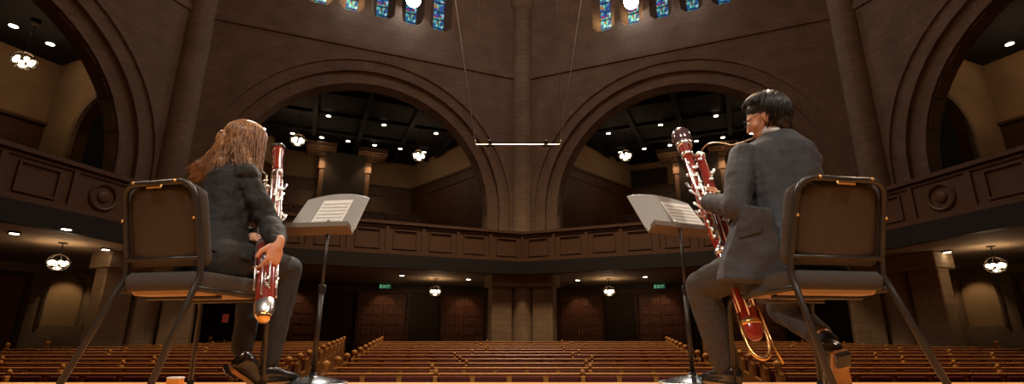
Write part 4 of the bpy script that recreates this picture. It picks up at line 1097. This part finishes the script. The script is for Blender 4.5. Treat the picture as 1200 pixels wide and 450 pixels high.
def extW(pts, d, rn):
    p = pts[-1]; out = list(pts)
    frontal = d.y > .5
    if frontal and rn.random() < .8: return out
    # fall behind the shoulders (towards the viewer's left) or, on the far side, past the cheek
    if d.x > .45 and d.y > -.35: tgt = P(rn.uniform(288, 304), rn.uniform(205, 236), 2.36 + rn.uniform(-.03, .05))
    else:
        q = rn.random(); tgt = P(222 + 38*q + rn.uniform(-5, 5), 206 + 4*q + rn.uniform(-14, 8), 2.42 - .06*q + rn.uniform(-.03, .03))
    sag = rn.uniform(.0, .05); L = tgt - p; tan = (pts[-1]-pts[-2]).normalized()
    wv = rn.uniform(0, 6.3)
    c1 = p + tan*.06; 
    for j in range(1, 11):
        t = j/10; q = p*(1-t)**2 + c1*2*t*(1-t) + tgt*t*t
        q = q + Vector((math.sin(wv + t*9)*.006*t, math.cos(wv + t*8)*.006*t, -sag*math.sin(PI*t)*.6)); out.append(q)
    return out
strand_set(hw, hcW, fW, uW, kW, 1500, rh, radW, ctrW, polW, extW, .0024, (0, -.25, 1), .04)
ho = hw.build('hair', HAIRW, pw, True)
cp = MB(); Mh = Matrix((rW, ffW, uuW)).transposed()
cp.ell(hcW + uuW*.024 - ffW*.016, (.080, .097, .094), Mh)
nk = hcW - ffW*.07 - uuW*.03
cp.caps(nk, P(262, 190, 2.44), .060, .050); cp.caps(hcW - ffW*.055 - rW*.045 + uuW*.02, P(246, 190, 2.47), .066, .040); cp.caps(P(262, 192, 2.42), P(236, 206, 2.42), .045, .022)
cp.caps(hcW + rW*.055 - uuW*.03, P(296, 205, 2.39), .035, .022)
remesh(cp.build('hair_mass', HAIRW, pw, True), .006, 4, .008, .02)

# ---------------- man on the right
nkM = Vector((1.255, 2.375, 1.165))
sL = P(872, 184, 2.29); sR = P(945, 190, 2.43); sh_r = (sR - sL).normalized()
hipM = Vector((1.185, 2.24, .575)); hr = Vector((.90, .43, 0)).normalized(); hf = Vector((-.43, .90, 0)).normalized()
hcM = P(898, 140, 2.38); fM = Vector((-.80, .52, -.28)); uM = Vector((-.22, .12, .96))
eM = P(862, 243, 2.18); wM = P(829, 237, 2.43)
eR = Vector((1.42, 2.62, .80)); wR = Vector((1.14, 2.58, .66))
hL = hipM - hr*.09; hR = hipM + hr*.09
kL = P(822, 336, 2.45); aL = P(852, 436, 2.46)
kR = P(917, 362, 2.66); aR = P(966, 396, 2.32)
bootM = P(886, 397, 2.20); bellM = P(803, 154, 2.80)
rM, ffM, uuM = frame(fM, uM)
bM, MM = make_bassoon(bootM, bellM, Vector((.95, -.3, 0)), hcM + ffM*.130 - uuM*.058, MAPLE2,
                      'crimson bassoon with pale bell ring and gilt bow at the foot, held by the man', 'ivory')
pm = empty('person', (hipM.x, hipM.y, 0)); tag(pm, 'seated man with short black hair in charcoal suit playing a crimson bassoon', 'person')
body = MB(); head(body, hcM, fM, uM, 1.0); body.caps(nkM, hcM - uuM*.05 - ffM*.02, .056, .054)
prof = ((-.12, .14, .11, 0), (0, .155, .12, 0), (.3, .14, .105, 0), (.6, .16, .11, 0), (.88, .165, .09, 0), (1.0, .07, .06, 0))
body.loft(torso_secs(hipM, nkM, hr, sh_r, 0, prof), 24)
limb(body, [sL, eM, wM], [.050, .040, .028]); limb(body, [sR, eR, wR], [.050, .040, .028])
limb(body, [hL, kL, aL], [.085, .060, .040]); limb(body, [hR, kR, aR], [.085, .060, .040])
hand(body, wM, P(846, 228, 2.50) - wM, Vector((.3, .75, .6)), -1, (30, 42, 30), 1.0)
bx = MM @ Vector((0, 0, .36)); hand(body, wR, bx - wR, Vector((-.3, -.6, -.3)), 1, (35, 45, 30), 1.0)
remesh(body.build('body', SKIN, pm, True), .0042, 3)
eyes(pm, hcM, fM, uM); spectacles(pm, hcM, fM, uM)
jk = MB()
prof = ((-.30, .225, .185, .0), (-.18, .215, .180, 0), (.0, .195, .160, 0), (.2, .180, .140, 0), (.42, .178, .128, .0), (.62, .205, .135, 0), (.78, .215, .130, -.005), (.89, .205, .115, -.01), (.97, .135, .092, -.01), (1.04, .076, .075, -.01))
jk.loft(torso_secs(hipM, nkM, hr, sh_r, 0, prof), 30, 2.5)
jk.caps(sL + sh_r*.03, sL + sh_r*.10 + Vector((0, 0, .03)), .066, .06); jk.caps(sR - sh_r*.03, sR - sh_r*.10 + Vector((0, 0, .03)), .066, .06)
limb(jk, [sL, sL.lerp(eM, .5) + Vector((-.005, -.01, 0)), eM, eM.lerp(wM, .5), wM.lerp(eM, .10)], [.072, .066, .058, .053, .044])
limb(jk, [sR, sR.lerp(eR, .5), eR, wR.lerp(eR, .10)], [.072, .062, .054, .042])
jk.chain([hL + Vector((.02, .0, .02)), hL + Vector((-.08, .04, -.01))], [.135, .112])      # skirt of the jacket over the thigh
fl_ = [(872, 240, 2.12), (905, 245, 2.06), (925, 330, 2.06), (846, 327, 2.14), (850, 300, 2.16), (862, 268, 2.15)]
vs = [P(a_, b_, c_) for a_, b_, c_ in fl_] + [P(a_, b_, c_) + Vector((.02, .13, 0)) for a_, b_, c_ in fl_]; n = len(vs)//2
jk.add(vs, [tuple(range(n-1, -1, -1)), tuple(range(n, 2*n))] + [(i, (i+1) % n, n+(i+1) % n, n+i) for i in range(n)])
JK = remesh(jk.build('jacket', SUIT, pm, True), .006, 3, .020, .09)
MB().lathe([(.060, -.018), (.064, .0), (.060, .020), (.056, .022), (.056, -.018)], 24, c=nkM.lerp(hcM, .30) + Vector((0, -.002, 0)), M=Matrix.Rotation(.18, 3, 'Y')).build('shirt_collar', SHIRT, pm, True)
dW = (wM-eM).normalized(); Mc = dW.to_track_quat('Z', 'Y').to_matrix()
MB().lathe([(.034, -.02), (.036, 0), (.034, .014), (.030, .014)], 20, c=wM - dW*.008, M=Mc).build('shirt_cuff', SHIRT, pm, True)
bpy.context.view_layer.update()
def on_jacket(px, py):
    o_ = Vector((0, 0, H)) - JK.matrix_world.translation; d_ = (P(px, py, 2) - Vector((0, 0, H))).normalized()
    ok, loc, nn, ix = JK.ray_cast(o_, d_, depsgraph=bpy.context.evaluated_depsgraph_get()) if True else (0,)*4
    return (loc + JK.matrix_world.translation, nn) if ok else (P(px, py, 2.1), Vector((0, -1, 0)))
pf = [on_jacket(a_, b_) for a_, b_ in ((866, 271), (880, 267), (893, 264), (893, 271), (880, 275), (867, 279))]
vs = [q + n_*.006 for q, n_ in pf] + [q - n_*.02 for q, n_ in pf]; n = 6
fl2 = MB().add(vs, [tuple(range(n-1, -1, -1)), tuple(range(n, 2*n))] + [(i, (i+1) % n, n+(i+1) % n, n+i) for i in range(n)])
fl2.build('pocket_flap', SUIT, JK)
tr = MB()
tr.loft([(hipM + Vector((0, 0, -.095)), hr*.175, hf*.14), (hipM + Vector((0, 0, -.03)), hr*.182, hf*.15), (hipM + Vector((0, 0, .06)), hr*.16, hf*.13)], 24)
limb(tr, [hL, hL.lerp(kL, .5), kL, kL.lerp(aL, .4) + Vector((0, 0, 0)), aL + Vector((0, 0, .03))], [.105, .092, .075, .070, .062])
limb(tr, [hR, hR.lerp(kR, .5), kR, kR.lerp(aR, .4), aR.lerp(kR, .12)], [.105, .090, .074, .066, .056])
remesh(tr.build('trousers', TROU, pm, True), .007, 5, .012, .07)
MB().caps(aR.lerp(kR, .2), aR + (aR-kR).normalized()*.03, .040, .038).build('sock', SOCK, pm, True)
MB().caps(aL + Vector((0, 0, .06)), aL + Vector((0, 0, -.01)), .042, .040).build('sock', SOCK, pm, True)
shoe(pm, (aL.x + .015, aL.y - .075, .012), (aL.x - .045, aL.y + .19, .012), (0, 0, 1))
shoe(pm, P(986, 412, 2.13), P(986, 472, 2.27), Vector((-.1, .9, .45)))
hm = MB(); rh = random.Random(5)
radM = (.088, .106, .108); ctrM = (0, -.014, .030)
def polM(d):
    if d.y > .6: return 1.22
    if d.y > -.15: return 1.30
    return 2.55
strand_set(hm, hcM, fM, uM, 1.0, 1600, rh, radM, ctrM, polM, None, .0019, (.0, -.35, 1), .10)
hm.build('hair', HAIRM, pm, True)
cp = MB(); Mh = Matrix((rM, ffM, uuM)).transposed()
cp.ell(hcM + uuM*.050 - ffM*.020, (.082, .096, .084), Mh); cp.ell(hcM - uuM*.030 - ffM*.050, (.072, .056, .078), Mh)
remesh(cp.build('hair_mass', HAIRM, pm, True), .006, 3)
